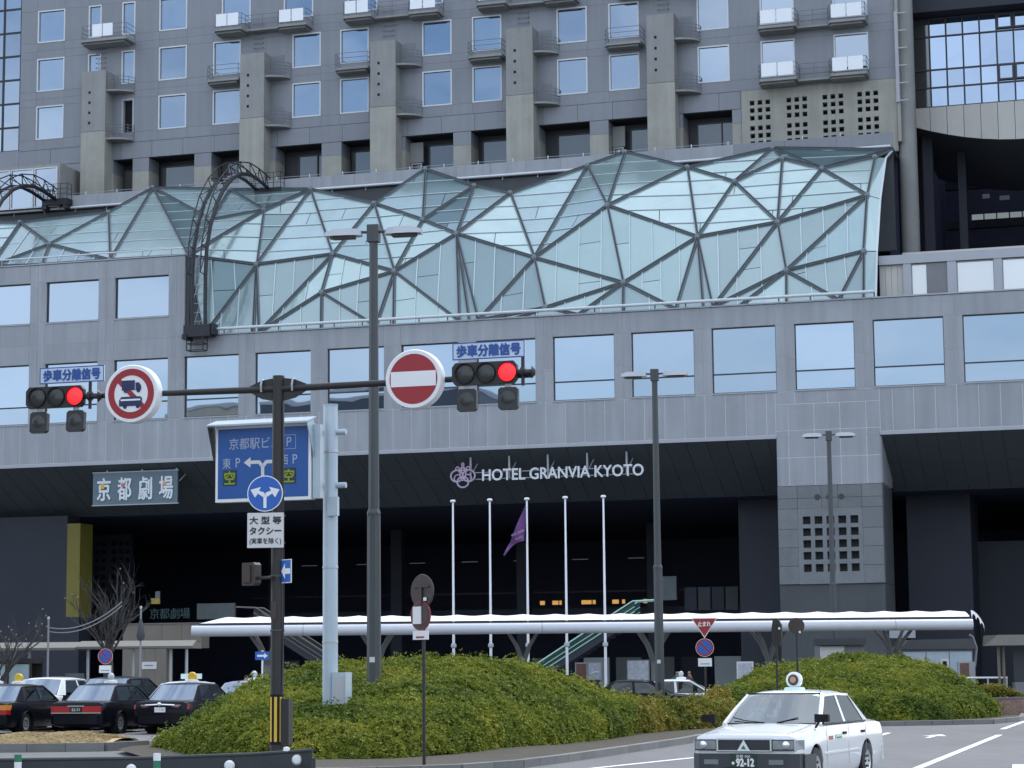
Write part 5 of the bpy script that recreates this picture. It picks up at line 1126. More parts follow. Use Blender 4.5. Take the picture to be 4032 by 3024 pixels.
def sedan(name, label, paint, loc, rz, group=None, bumper='bumper_dark', face='square', tail='wide', lamp=None, plate_txt='', detail=True, size=1.):
    g = thing(name, label, 'taxi' if lamp else 'car', (loc[0], loc[1], loc[2] if len(loc) > 2 else GZ), rz, group)
    g.scale = (size,) * 3
    if paint not in _body: _body[paint] = body_mesh(loft(STN), paint, WX)
    link('body', _body[paint], g)
    # roof and pillars
    mb = MB(); rx = [-1.90, -1.97, -2.2, -2.6, -3.0, -3.18, -3.24]; dz = [-.055, -.022, 0, .008, -.002, -.022, -.05]
    yy = [0, .25, .42, .53, .585, .605]; dd = [0, -.006, -.016, -.034, -.062, -.10]
    for x, d in zip(rx, dz):
        row = [(x, y, 1.435 + d + e) for y, e in zip(yy, dd)]; mb.v += [(a, -b, c) for a, b, c in row[:0:-1]] + row
    m_ = 2 * len(yy) - 1
    for i in range(len(rx) - 1):
        for k in range(m_ - 1): q = i * m_ + k; mb.f.append((q, q + 1, q + m_ + 1, q + m_))
    mb.build('roof', paint, g, 50)
    for s in (-1, 1):
        MB().tube([(-1.24, s * .75, .925), (-1.55, s * .69, 1.13), (-1.92, s * .595, 1.345)], [.045, .036, .04], 6).build('pillar', paint, g, 50)
        MB().tube([(-1.92, s * .603, 1.345), (-2.5, s * .612, 1.362), (-3.2, s * .6, 1.345)], .03, 6).build('roof_rail', paint, g, 50)
        MB().prism([(-2.40, s * .793, .93), (-2.50, s * .793, .93), (-2.53, s * .628, 1.37), (-2.45, s * .628, 1.37)], (0, -s * .03, 0)).build('pillar', paint, g)
        MB().prism([(-3.14, s * .622, 1.37), (-3.28, s * .60, 1.35), (-3.84, s * .745, .945), (-3.46, s * .80, .935)], (0, -s * .035, 0)).build('pillar', paint, g)
        MB().prism([(-1.40, s * .785, .945), (-2.40, s * .787, .945), (-2.455, s * .626, 1.35), (-1.93, s * .612, 1.345)], (0, -s * .006, 0)).build('side_window', 'side_glass', g)
        MB().prism([(-2.50, s * .787, .945), (-3.47, s * .787, .945), (-3.15, s * .622, 1.345), (-2.53, s * .626, 1.352)], (0, -s * .006, 0)).build('side_window', 'side_glass', g)
        if detail:
            MB().bar((-1.32, s * .80, .938), (-3.55, s * .80, .94), .014, .02).build('waist_strip', 'frame_dark', g)
            for x in (-1.32, -2.45, -3.38): MB().bar((x, s * .8545, .30), (x - (.03 if x < -3 else 0), s * .846, .9), .008, .004, (0, 1, 0)).build('door_seam', 'trim_grey' if paint != 'paint_black' else 'black', g)
            for x in (-2.2, -3.2): MB().box(x - .1, x + .06, s * .845 - .012, s * .845 + .022, .76, .80).build('door_handle', 'black', g)
            MB().bar((-1.2, s * .851, .50), (-3.06, s * .851, .51), .016, .03).build('side_moulding', paint, g)
            MB().tube([(-.98, s * .78, .89), (-.93, s * .85, .98)], .018, 6).build('mirror_stalk', 'black', g)
            MB().prism([(-.90, s * .79, .965), (-.90, s * 1.0, .975), (-.90, s * 1.0, 1.085), (-.90, s * .79, 1.09)], (-.09, 0, 0)).build('wing_mirror', 'black', g)
        for x in WX:
            w_ = MB().lathe([(.17, -.085), (.26, -.10), (.295, -.085), (.305, -.03), (.305, .05), (.29, .09), (.18, .10)], 24, 'Y', (0, 0, 0)).build('wheel', 'rubber', g, 40, (x, s * .755, .305))
            MB().lathe([(0, .075 * s), (.05, .085 * s), (.12, .07 * s), (.165, .09 * s), (.185, .095 * s)], 20, 'Y', (0, 0, 0)).build('rim', 'rim', w_, 40)
            for k in range(6):
                t = math.pi / 3 * k; MB().cyl((.09 * math.cos(t), .08 * s, .09 * math.sin(t)), (.09 * math.cos(t), .092 * s, .09 * math.sin(t)), .02, n=8).build('rim_hole', 'black', w_)
            MB().lathe([(.348, -.18), (.348, .08)], 28, 'Y', (x, s * .735, .31)).build('arch_liner', 'black', g, 40)
            MB().lathe([(0, 0), (.348, 0)], 28, 'Y', (x, s * .53, .31)).build('arch_back', 'black', g)
    mb = MB(); cols = 6
    for k in range(cols + 1):
        t = -1 + 2 * k / cols; b = .07 * (1 - t * t); mb.v += [(-1.27 + b, t * .715, .935 + .01 * (1 - t * t)), (-1.90 + b * .8, t * .575, 1.375 + .012 * (1 - t * t))]
    for k in range(cols): mb.f.append((2 * k, 2 * k + 2, 2 * k + 3, 2 * k + 1))
    mb.build('windscreen', 'windscreen', g, 60)
    MB().tube([(-1.26 + .07 * (1 - t * t), t * .72, .937) for t in [-1 + .25 * k for k in range(9)]], .013, 6).build('screen_seal', 'black', g); MB().tube([(-1.90 + .056 * (1 - t * t), t * .58, 1.383) for t in [-1 + .25 * k for k in range(9)]], .011, 6).build('screen_seal', 'black', g)
    mb = MB()
    for k in range(cols + 1):
        t = -1 + 2 * k / cols; b = .05 * (1 - t * t); mb.v += [(-3.83 - b, t * .68, .955), (-3.25 - b, t * .565, 1.375)]
    for k in range(cols): mb.f.append((2 * k, 2 * k + 1, 2 * k + 3, 2 * k + 2))
    mb.build('rear_window', 'rear_glass', g, 60)
    # cabin
    panel('parcel_shelf', 'seat_white' if paint == 'paint_black' else 'seat_dark', g, -3.75, -3.2, -.62, .62, .955, .975); panel('cabin_floor', 'seat_dark', g, -3.2, -1.32, -.74, .74, .951, .957)
    for (x, y) in ((-2.2, -.36), (-2.2, .36), (-3.1, -.36), (-3.1, .36)):
        MB().prism([(x - .06, y - .22, .95), (x + .06, y - .22, .95), (x - .02, y - .2, 1.13), (x - .1, y - .2, 1.13)], (0, .42, 0)).build('seat', 'seat_white', g)
        MB().prism([(x - .08, y - .1, 1.12), (x, y - .1, 1.12), (x - .02, y - .09, 1.24), (x - .09, y - .09, 1.24)], (0, .19, 0)).build('headrest', 'seat_white', g)
    # face
    if face == 'square':
        MB().prism([(-.26, .83, .27), (-.06, .82, .27), (.05, .70, .27), (.075, .45, .27), (.075, -.45, .27), (.05, -.70, .27), (-.06, -.82, .27), (-.26, -.83, .27)], (0, 0, .265)).build('front_bumper', bumper, g)
        panel('bumper_slot', 'black', g, .0755, .079, -.3, .3, .29, .335); 
        for s in (-1, 1):
            MB().box(-.75, -.2, s * .80 - .03, s * .80 + .055, .30, .52).build('bumper_side', bumper, g); panel('fog_lamp', 'kiosk_grey', g, .07, .076, s * .5 - .11, s * .5 + .11, .38, .45)
            q = MB(); q.box(-.03, .03, s * .60 - .16, s * .60 + .16, .60, .725); q.build('headlight', 'lens_clear', g); panel('lamp_surround', 'frame_dark', g, -.03, .024, s * .60 - .176, s * .60 + .176, .578, .74); MB().lathe([(0, -.012), (.05, -.008), (.058, 0)], 14, 'Y').build('reflector', 'chrome', g, 40, (.032, s * .64, .66), (0, 0, math.pi / 2)); q = MB(); q.prism([(.02, s * .78, .59), (-.24, s * .838, .59), (-.24, s * .838, .73), (.02, s * .775, .73)], (-.03, -s * .04, 0)); q.build('corner_lamp', 'lens_clear', g)
            panel('lamp_trim', 'chrome', g, -.03, .034, s * .775 - .006, s * .775 + .006, .58, .74)
        panel('grille', 'frame_dark', g, -.02, .02, -.40, .40, .585, .735)
        mb = MB(); mb.box(-.02, .04, -.425, .425, .735, .755); mb.box(-.02, .04, -.425, .425, .572, .585); mb.box(-.02, .04, -.425, -.40, .585, .735); mb.box(-.02, .04, .40, .425, .585, .735); mb.build('grille_frame', 'chrome', g)
        for k in range(5): panel('grille_bar', 'bumper_dark', g, .02, .027, -.395, .395, .605 + .026 * k, .612 + .026 * k)
    # tail
    MB().prism([(-4.40, .83, .30), (-4.55, .80, .30), (-4.66, .66, .30), (-4.68, .4, .30), (-4.68, -.4, .30), (-4.66, -.66, .30), (-4.55, -.80, .30), (-4.40, -.83, .30)], (0, 0, .23)).build('rear_bumper', paint, g)
    if tail == 'wide':
        for s in (-1, 1): panel('tail_light', 'lens_red', g, -4.625, -4.57, s * .475 - .29, s * .475 + .29, .63, .80)
        panel('tail_trim', 'chrome', g, -4.628, -4.57, -.77, .77, .598, .625); panel('boot_trim', 'chrome', g, -4.635, -4.57, -.26, .26, .79, .82)
    elif tail == 'corner':
        for s in (-1, 1): panel('tail_light', 'lens_red', g, -4.625, -4.3, s * .68 - .14, s * .68 + .14, .58, .70); panel('turn_light', 'lens_orange', g, -4.625, -4.3, s * .68 - .14, s * .68 + .14, .705, .85)
    else:
        for s in (-1, 1): MB().prism([(-4.63, s * .36, .76), (-4.55, s * .83, .70), (-4.5, s * .83, .83), (-4.62, s * .42, .82)], (.06, 0, 0)).build('tail_light', 'lens_red', g); MB().prism([(-4.635, s * .36, .775), (-4.6, s * .6, .79), (-4.6, s * .6, .83), (-4.63, s * .36, .82)], (.05, 0, 0)).build('lamp_insert', 'lens_clear', g)
        MB().tube([(-4.64, -.45, .81), (-4.665, 0, .83), (-4.64, .45, .81)], .024, 8).build('boot_garnish', 'chrome', g, 40); MB().lathe([(0, -.02), (.05, -.01), (.06, 0)], 16, 'Y').build('badge', 'chrome', g, 40, (-4.68, 0, .84), (0, 0, -math.pi / 2))
    pz = (.36, .53) if face == 'square' and not tail == 'x' else (.62, .78)
    rp_ = panel('rear_plate', 'sign_white' if tail == 'slim' else 'led_back', g, -4.64, -4.628, -.165, .165, .615 if tail == 'slim' else .64, .755 if tail == 'slim' else .79)
    text('・・31' if tail == 'slim' else '52-71', .1, 'green_post' if tail == 'slim' else 'sign_white', g, (-4.642, 0, .685 if tail == 'slim' else .70), (math.pi / 2, 0, -math.pi / 2), width=.24, extrude=.001)
    # roof lamp
    if lamp == 'disc':
        MB().lathe([(0, 1.43), (.17, 1.435), (.15, 1.475), (.05, 1.485), (0, 1.487)], 24, 'Z', (-2.42, 0, 0)).build('lamp_base', 'green_tint', g, 40)
        MB().lathe([(0, -.055), (.108, -.05), (.128, -.03), (.128, .03), (.108, .05), (0, .055)], 28, 'Y').build('roof_lamp', 'paint_white', g, 40, (-2.42, 0, 1.59), (0, 0, math.pi / 2))
        MB().disc(0, 0, .085, -.058, 28).build('lamp_emblem', 'sign_brown', g, 0, (-2.42, 0, 1.59), (0, 0, math.pi / 2)); MB().disc(-.005, .005, .05, -.060, 20).build('lamp_mark', 'skin', g, 0, (-2.42, 0, 1.59), (0, 0, math.pi / 2))
    elif lamp:
        MB().lathe([(0, 1.43), (.2, 1.435), (.19, 1.50), (.1, 1.53), (0, 1.535)], 20, 'Z', (-2.3, 0, 0)).build('lamp_base', 'paint_white', g, 40)
        if lamp == 'ball': MB().lathe([(0, -.11), (.055, -.09), (.095, -.03), (.095, .03), (.055, .09), (0, .11)], 18, 'Z', (-2.3, 0, 1.63)).build('roof_lamp', 'lamp_milk', g, 50)
        if lamp == 'yellow': MB().lathe([(0, -.05), (.12, -.05), (.14, -.02), (.14, .02), (.12, .05), (0, .05)], 18, 'Y').build('roof_lamp', 'stripe_yellow', g, 50, (-2.3, 0, 1.6), (0, 0, math.pi / 2))
        if lamp == 'bar': panel('roof_lamp', 'green_tint', g, -2.38, -2.22, -.32, .32, 1.5, 1.66)
    return g
mat('green_tint', (.55, .72, .66), .4, var=.03)
# the white taxi driving towards the street
HX, HY, HA = 3.37, 33.04, R(-115.06)
TX = sedan('white_taxi', 'white taxi sedan with black fender mirrors and plate 92-12 driving past the hedge', 'paint_white', (HX, HY), HA, None, 'bumper_dark', 'square', 'wide', 'disc')
MB().prism([(.045, -.10, .575), (.045, .10, .575), (.045, 0, .735)], (.014, 0, 0)).build('badge_triangle', 'paint_white', TX); MB().prism([(.0605, -.04, .60), (.0605, .04, .60), (.0605, 0, .66)], (.002, 0, 0)).build('badge_mark', 'green_post', TX)
for s in (-1, 1):
    MB().tube([(-.12, s * .62, .815), (-.6, s * .66, .872), (-1.15, s * .68, .936)], .005, 5).build('bonnet_seam', 'trim_grey', TX)
    MB().tube([(-1.2, s * .1, .955), (-1.26, s * .33 - .1, .985), (-1.33, s * .52 - .12, 1.03)], .008, 5).build('wiper', 'black', TX)
MB().tube([(-2.0, .55, 1.40), (-1.75, .6, 1.62)], .004, 5).build('antenna', 'black', TX)
pl = panel('front_plate', 'led_back', TX, .075, .085, -.2, .2, .335, .54)
text('92-12', .16, 'sign_white', TX, (.087, .03, .41), (math.pi / 2, 0, math.pi / 2), width=.27, height=.11, extrude=.001, bold=.006); text('・', .12, 'sign_white', TX, (.087, -.155, .40), (math.pi / 2, 0, math.pi / 2), extrude=.001, bold=.01); text('京都 500', .06, 'sign_white', TX, (.087, .0, .50), (math.pi / 2, 0, math.pi / 2), width=.22, height=.045, extrude=.001)
panel('door_sticker', 'paint_red', TX, -1.62, -1.42, .852, .856, .70, .755); panel('door_sticker', 'green_tint', TX, -2.08, -1.75, .853, .857, .695, .77); panel('sticker_text', 'green_post', TX, -2.05, -1.78, .8575, .859, .71, .73)
# driver
dr = tag(link('person', None, None, (HX, HY, GZ), (0, 0, HA)), 'driver in a pale blue shirt behind the wheel of the white taxi', 'person')
mb = MB(); mb.lathe([(.0, .9), (.19, .92), (.2, 1.05), (.16, 1.14), (.06, 1.17), (.055, 1.21)], 16, 'Z', (-2.02, -.36, 0)); b = mb.build('torso', 'shirt_blue', dr, 60)
MB().lathe([(0, 1.19), (.06, 1.2), (.085, 1.26), (.085, 1.32), (.06, 1.37), (0, 1.385)], 14, 'Z', (-2.0, -.36, 0)).build('head', 'skin', dr, 60); MB().lathe([(.088, 1.31), (.09, 1.34), (.065, 1.385), (0, 1.40)], 14, 'Z', (-2.01, -.36, 0)).build('hair', 'hair', dr, 60)
for s in (-1, 1): MB().tube([(-2.0, -.36 + s * .18, 1.1), (-1.85, -.36 + s * .22, 1.0), (-1.62, -.36 + s * .13, 1.04)], [.06, .05, .035], 8).build('sleeve', 'sign_white', dr, 50)
MB().tube([(-1.6 + .02 * math.cos(t), -.36 + .17 * math.cos(t), 1.0 + .13 * math.sin(t)) for t in [.5236 * k for k in range(12)]], .014, 6, True).build('steering_wheel', 'black', TX)

HB = R(75.5)                                   # black taxis stand nose to the station
def rear_at(xc, yc, head, **k):
    return (xc + 4.9 * math.cos(head), yc + 4.9 * math.sin(head))
for i, (xc, yc, lab, tail, lamp) in enumerate([(-16.1, 67.6, 'black taxi cut by the picture edge with orange and red corner light', 'corner', 'yellow'), (-13.18, 67.4, 'black taxi with wide red tail lights and white roof lamp, middle of the front row', 'wide', 'ball'), (-10.62, 67.2, 'black taxi with silver boot garnish and slim red lights beside the hedge tip', 'slim', 'yellow')]):
    sedan('black_taxi', lab, 'paint_black', rear_at(xc, yc, HB), HB, 'black taxis parked at the rank', 'paint_black', 'square', tail, lamp, size=1.06)
for i, (xc, yc, paint, lab, lamp, sz) in enumerate([(-15.9, 73.4, 'paint_white', 'tall white car showing between the two left black taxis', None, 1.2), (-13.7, 73.3, 'paint_black', 'tall black car roof rising behind the middle black taxi', None, 1.2), (-11.5, 73.2, 'paint_white', 'pale taxi with long roof lamp behind the slim lit black taxi', 'bar', 1.08), (-9.4, 73.4, 'paint_silver', 'silver taxi behind the hedge tip near the small blue arrow sign', 'ball', 1.08), (-18.1, 73.4, 'paint_black', 'dark taxi in the second row at the picture edge', 'ball', 1.06)]):
    sedan('waiting_car', lab, paint, rear_at(xc, yc, HB), HB, 'cars waiting in the second row of the rank', 'bumper_dark', 'square', 'wide', lamp, detail=False, size=sz)
HR = R(-8)
for (x, y, paint, lab, lamp) in ((4.3, 86, 'paint_silver', 'grey car roof just over the hedge by the posters', None), (6.9, 82.5, 'paint_black', 'black car behind the low hedge left of the street lamp', None), (8.6, 84.8, 'paint_white', 'white taxi with orange side behind the street lamp and low hedge', 'ball')):
    c = sedan('passing_car', lab, paint, (x, y), HR, 'cars behind the hedge near the entrance', 'bumper_dark', 'square', 'wide', lamp, detail=False)
    if paint == 'paint_white':
        for s in (-1, 1): panel('colour_band', 'paint_red', c, -3.0, -.5, s * .853 - .002, s * .853 + .002, .45, .7)
# ------------------------------------------------------------------ trees (bare, pruned)
def bare_tree(x, y, h0, h1, spread, lab, seed, nb=9, buds=30):
    rr = random.Random(seed); g = thing('bare_tree', lab, 'tree', (x, y, GZ))
    MB().tube([(0, 0, 0), (.03, 0, h0 * .5), (-.02, .02, h0)], [.22, .18, .17], 10).build('trunk', 'bark', g, 60)
    cr = MB(); ends = []
    def grow(p, d, r, L_, lev):
        pts = [p]; q = p.copy(); dd = d.copy(); n = 4
        for k in range(n):
            dd = (dd + Vector((rr.gauss(0, .13), rr.gauss(0, .13), rr.gauss(.06, .08)))).normalized(); q = q + dd * (L_ / n); pts.append(q.copy())
        cr.tube(pts, [r * (1 - .55 * k / n) for k in range(n + 1)], 6 if lev < 2 else 4); ends.append(pts[-1])
        if lev < 3:
            for _ in range(4 if lev < 2 else 2):
                k = rr.randrange(1, n + 1); e = (dd + Vector((rr.gauss(0, .5), rr.gauss(0, .5), rr.gauss(.12, .2)))).normalized(); grow(pts[k], e, r * .48, L_ * rr.uniform(.45, .72), lev + 1)
    for k in range(nb):
        a = 2 * math.pi * k / nb + rr.uniform(-.3, .3); tilt = rr.uniform(.25, .95); d = Vector((math.cos(a) * tilt * spread, math.sin(a) * tilt * spread, 1)).normalized()
        grow(Vector((rr.uniform(-.05, .05), rr.uniform(-.05, .05), h0 - rr.uniform(0, .35))), d, .055, (h1 - h0) * rr.uniform(.5, .72), 0)
    cr.build('crown', 'bark', g, 60)
    b = MB()
    for e in rr.sample(ends, min(buds, len(ends))): b.lathe([(0, -.035), (.03, -.01), (.026, .02), (0, .04)], 6, 'Z', tuple(e))
    o = b.build('buds', 'bud', g); o['kind'] = 'stuff'; return g
bare_tree(-14.7, 81, 2.7, 5.4, .75, 'bare pruned tree with fanning branches in front of the yellow wall strip', 5, 10, 10)
bare_tree(-18.4, 80.2, 1.5, 4.3, .9, 'bare tree with pale buds at the picture edge behind the first taxi', 9, 7, 30)
# thin poles and the rope of lights between them
for (x, h, lab) in ((-16.25, 3.75, 'slim grey pole between the two bare trees'), (-13.03, 4.1, 'slim grey pole with a furled flag beside the bare tree')):
    g = thing('slim_pole', lab, 'pole', (x * 1.026, 80, 0)); MB().cyl((0, 0, GZ), (0, 0, h), .05, .035, 10).build('post', 'slim_grey', g, 40); MB().lathe([(0, h + .02), (.05, h), (.05, h - .08)], 10).build('cap', 'lamp_head', g)
    if h > 4: MB().lathe([(0, h - .3), (.08, h - .6), (.16, h - 1.05), (.1, h - 1.2), (0, h - 1.22)], 8).build('furled_flag', 'lamp_post', g, 50)
o = MB(); 
for dz in (0, .14): o.tube([(-16.67 + 2.6 * t, 80.1, 3.55 - .02 - dz - .35 * (1 - (2 * t - .75) ** 2) + .55 * t) for t in [k / 14 for k in range(15)]], .022, 5)
tag(o.build('cable', 'slim_grey', None, 40), 'two sagging pale cables running from the slim pole to the bare tree', 'cable')

# ------------------------------------------------------------------ taxi rank shelter, left
g = thing('rank_shelter', 'low beige roofed taxi rank shelter on grey posts behind the parked taxis', 'shelter', (0, 84, 0))
for a, b, dz in ((-24, -16.3, 0), (-16.3, -11.95, .03)):
    MB().prism([(a, -.8, 2.62 + dz), (a, 1.6, 2.62 + dz), (a, 1.6, 2.78 + dz), (a, .2, 2.92 + dz), (a, -.8, 2.70 + dz)], (b - a - .02, 0, 0)).build('roof', 'shelter_roof', g)
for x in (-23, -20.2, -18.2, -16.0, -14.3, -12.9, -12.3): MB().cyl((x, 0, GZ), (x, 0, 2.63), .06, n=10).build('post', 'lamp_head', g, 40)
for a, b, z0, z1, m in ((-19.4, -18.6, .3, 1.9, 'shop_pale'), (-16.9, -16.2, .4, 1.75, 'shop_pale')): panel('board', m, g, a, b, .3, .35, z0, z1)
g = thing('phone_booth', 'pale blue glass booth in a dark frame at the picture edge', 'booth', (-18.9, 82.3, 0))
for k in range(3): panel('pane', 'booth_pane', g, -1.2 + .82 * k, -.46 + .82 * k, -.5, -.48, .2, 2.1)
mb = MB(); mb.box(-1.3, 1.4, -.55, .8, 2.12, 2.3); 
for k in range(4): mb.box(-1.3 + .83 * k, -1.22 + .83 * k, -.55, -.45, GZ, 2.12)
mb.box(-1.3, 1.4, .7, .8, GZ, 2.12); mb.build('frame', 'steel_brown', g)
g = thing('stone_wall', 'low beige stone clad wall block behind the rank shelter', 'wall', fw(0, 0, 0), -ALPHA)
x = -18.1
for k in range(4): panel('stone_slab', 'shelter_beige', g, x + 1.14 * k, x + 1.125 + 1.14 * k, -12, -11.0, 3.05, 4.33)
for k in range(4): panel('stone_slab', 'shelter_beige', g, x + .64 * k, x + .63 + .64 * k, -12, -11.2, GZ, 3.03)
panel('notice', 'sign_white_dim', g, -16.95, -16.1, -12.03, -12.01, 1.98, 2.36); panel('notice_text', 'ink_blue', g, -16.8, -16.3, -12.04, -12.032, 2.15, 2.19)
panel('coping', 'shelter_roof', g, -18.15, -13.5, -12.05, -10.95, 4.335, 4.39); panel('dark_recess', 'black', g, -15.0, -13.7, -12.02, -12.005, 3.1, 3.42)
# ------------------------------------------------------------------ escalators
def escalator(s0, z0, s1, z1, y, lab, m_rail, m_glass):
    g = thing('escalator', lab, 'escalator', fw(0, 0, 0), -ALPHA)
    d = Vector((s1 - s0, 0, z1 - z0)); L_ = d.length; e = 1.1 if s1 > s0 else -1.1
    for yy in (y, y + 1.2):
        MB().prism([(s0, yy, z0 - 1.0), (s1, yy, z1 - 1.0), (s1, yy, z1 - .55), (s0, yy, z0 - .55)], (0, .12, 0)).build('truss_side', 'void_wall', g)
        MB().prism([(s0, yy, z0 - .5), (s1, yy, z1 - .5), (s1, yy, z1 - .05), (s0, yy, z0 - .05)], (0, .02, 0)).build('balustrade', m_glass, g)
        MB().tube([(s0, yy, z0), (s0 + (s1 - s0) * .85, yy, z0 + (z1 - z0) * .85 + .05), (s1 - e * .1, yy, z1 - .02), (s1 + e, yy, z1 + .03)], .045, 8).build('handrail', m_rail, g, 40)
        MB().bar((s0, yy - .02, z0 - .3), (s1, yy - .02, z1 - .3), .05, .04).build('light_strip', m_rail, g); MB().bar((s0, yy - .02, z0 - .56), (s1, yy - .02, z1 - .56), .05, .04).build('skirt', m_rail, g)
    st = MB(); n = int(abs(z1 - z0) / .2)
    for k in range(n):
        t = k / n; x = s0 + (s1 - s0) * t; st.box(min(x, x + (s1 - s0) / n), max(x, x + (s1 - s0) / n), y + .13, y + 1.19, z0 - .9 + (z1 - z0) * t, z0 - .72 + (z1 - z0) * t)
    o = st.build('steps', 'void_wall', g); o['kind'] = 'stuff'; return g
escalator(1.6, 1.2, 8.4, 5.3, -6, 'green lit escalator rising behind the white canopy under the hotel letters', 'escalator_rail', 'escalator_glass')
escalator(-9.2, 2.0, -14.9, 5.45, -2, 'dim escalator with beige handrails rising behind the canopy end', 'shelter_beige', 'void_wall')
panel_things = [(-7.6, 1.0, 'poster_a')]
g = thing('poster_stand', 'reddish brown framed poster by the entrance behind the hedge', 'poster', fw(4.66, -3, 0), -ALPHA); panel('frame', 'trim_grey', g, -.34, .34, 0, .06, 1.2, 2.13); panel('print', 'poster_a', g, -.29, .29, -.006, -.002, 1.25, 2.08); MB().box(-.3, .3, .02, .06, GZ, 1.2).build('stand', 'frame_dark', g)
g = thing('poster_stand', 'pale framed poster with a white streak by the entrance behind the hedge', 'poster', fw(5.41, -3, 0), -ALPHA); panel('frame', 'trim_grey', g, -.36, .36, 0, .06, 1.2, 2.13); panel('print', 'poster_b', g, -.31, .31, -.006, -.002, 1.25, 2.08); MB().box(-.3, .3, .02, .06, GZ, 1.2).build('stand', 'frame_dark', g); MB().tube([(-.24, -.012, 1.5), (0, -.012, 1.62), (.24, -.012, 1.6)], .03, 6).build('streak', 'sign_white', g)
g = thing('map_board', 'grey information board behind the canopy post near the street lamp', 'board', fw(7.8, -3, 0), -ALPHA); panel('board', 'kiosk_grey', g, -.62, .62, 0, .08, 1.0, 2.25); panel('print', 'poster_b', g, -.57, .57, -.006, -.002, 1.06, 2.19); MB().box(-.6, -.52, .02, .07, GZ, 1.0).box(.52, .6, .02, .07, GZ, 1.0).build('leg', 'frame_dark', g)
g = thing('notice_board', 'small white notice board left of the round hedge', 'board', fw(13.6, -3, 0), -ALPHA); panel('board', 'sign_white_dim', g, -.45, .45, 0, .06, 1.2, 2.1); panel('print', 'poster_b', g, -.38, .38, -.006, -.002, 1.28, 2.02); MB().box(-.3, .3, .02, .05, GZ, 1.2).build('stand', 'frame_dark', g)
# ------------------------------------------------------------------ right hand kiosks, shelter, wall
g = thing('ticket_kiosk', 'grey stone faced kiosk box behind the lamp over the round hedge', 'kiosk', (13.9, 95, 0)); panel('body', 'kiosk_grey', g, -.95, .95, 0, 1.5, GZ, 2.65); panel('roof', 'lamp_post', g, -1.0, 1.0, -.2, 1.6, 2.67, 2.95); panel('face', 'sign_white_dim', g, -.93, .1, -.02, -.002, 1.2, 2.62)
g = thing('service_hut', 'grey panelled service hut with a low gable over the round hedge', 'hut', (18.0, 95, 0)); panel('wall', 'kiosk_grey', g, -1.55, 1.45, 0, 2, GZ, 2.45)
MB().prism([(-1.7, -.15, 2.46), (1.6, -.15, 2.46), (1.45, -.15, 2.9), (-1.2, -.15, 2.86)], (0, 2.3, 0)).build('roof', 'lamp_post', g)
for k in range(3): panel('wall_panel', 'galv', g, -1.5 + .98 * k, -.56 + .98 * k, -.03, -.002, .3, 2.35)
panel('vent', 'black', g, .9, 1.05, -.05, -.032, 1.2, 1.6); panel('sign', 'trim_grey', g, -2.0, -.9, .3, .4, 2.95, 3.6); panel('hatch', 'sign_white_dim', g, .05, .42, -.07, -.034, 1.65, 2.05); panel('hatch_glass', 'black', g, .15, .32, -.08, -.071, 1.75, 1.95)
MB().tube([(1.5, -.1, 1.7), (1.6, -.1, 2.5), (1.45, -.15, 2.95), (1.3, -.2, 3.05)], .05, 8).build('lamp_arm', 'kiosk_grey', g, 40)
g = thing('bus_shelter', 'flat grey roofed bus shelter on double posts at the right picture edge', 'shelter', (19.9, 86, 0))
MB().prism([(-1.65, -.8, 2.5), (-1.65, 1.2, 2.5), (-1.65, 1.0, 2.9), (-1.45, -.7, 2.9)], (5, 0, 0)).build('roof', 'shelter_roof', g)
for x in (-1.3, -1.12): MB().cyl((x, 0, GZ), (x, 0, 2.5), .06, n=10).build('post', 'shelter_beige', g, 40)
panel('back_panel', 'frame_dark', g, -.6, 3, .6, .65, .5, 2.4); panel('bin', 'kiosk_grey', g, -.75, .9, -.2, .3, GZ, 1.1)
g = thing('hand_rail', 'white tubular guard rail by the bus shelter', 'railing', (18.15, 86, 0)); MB().cyl((-.85, 0, 1.28), (.75, 0, 1.28), .04, n=8).build('rail', 'sign_white', g, 40)
for x in (-.8, 0, .72): MB().cyl((x, 0, GZ), (x, 0, 1.27), .035, n=8).build('post', 'lamp_head', g, 40)
g = thing('vending_board', 'narrow board with a brown picture behind the white guard rail', 'board', (17.65, 87.5, 0)); panel('board', 'trim_grey', g, -.32, .34, 0, .25, .3, 1.9); panel('print', 'poster_a', g, -.26, .1, -.01, -.002, 1.2, 1.85)
# brick planter wall
g = thing('brick_planter', 'reddish brick planter wall past the round hedge at the kerb bend', 'wall', (16.85, 79.6, 0), R(22))
panel('core', 'mortar', g, .01, 4.0, .012, .3, GZ, .56)
for r in range(8):
    for k in range(19):
        x = .22 * k - (.11 if r % 2 else 0)
        if x < -.02 or x > 3.8: continue
        panel('brick', 'brick', g, x + .006, x + .214, 0, .1, GZ + .083 * r + .006, GZ + .083 * r + .077)
panel('coping', 'paving', g, -.03, 4.0, -.03, .33, .565, .615)
rr = random.Random(3); sh = MB()
for k in range(2600):
    a, b = rr.uniform(.1, 2.2), rr.uniform(.1, 1.2); h = .62 + .45 * rr.random() * math.exp(-((a - .6) / .7) ** 2); t = rr.random() * 6.28; l_ = .12; dx, dy = math.cos(t) * l_, math.sin(t) * l_; q = len(sh.v)
    sh.v += [(a, b, h), (a + dx * .5 - dy * .25, b + dy * .5 + dx * .25, h + .05), (a + dx, b + dy, h + .03), (a + dx * .5 + dy * .25, b + dy * .5 - dx * .25, h + .02)]; sh.f.append((q, q + 1, q + 2, q + 3))
me = bpy.data.meshes.new('shrub'); me.from_pydata(sh.v, [], sh.f); me.materials.append(MATS['leaf_dry']); o = link('planter_shrub', me, None, (16.85, 79.6, 0), (0, 0, R(22))); tag(o, 'small straggly shrub growing over the brick planter', 'shrub')

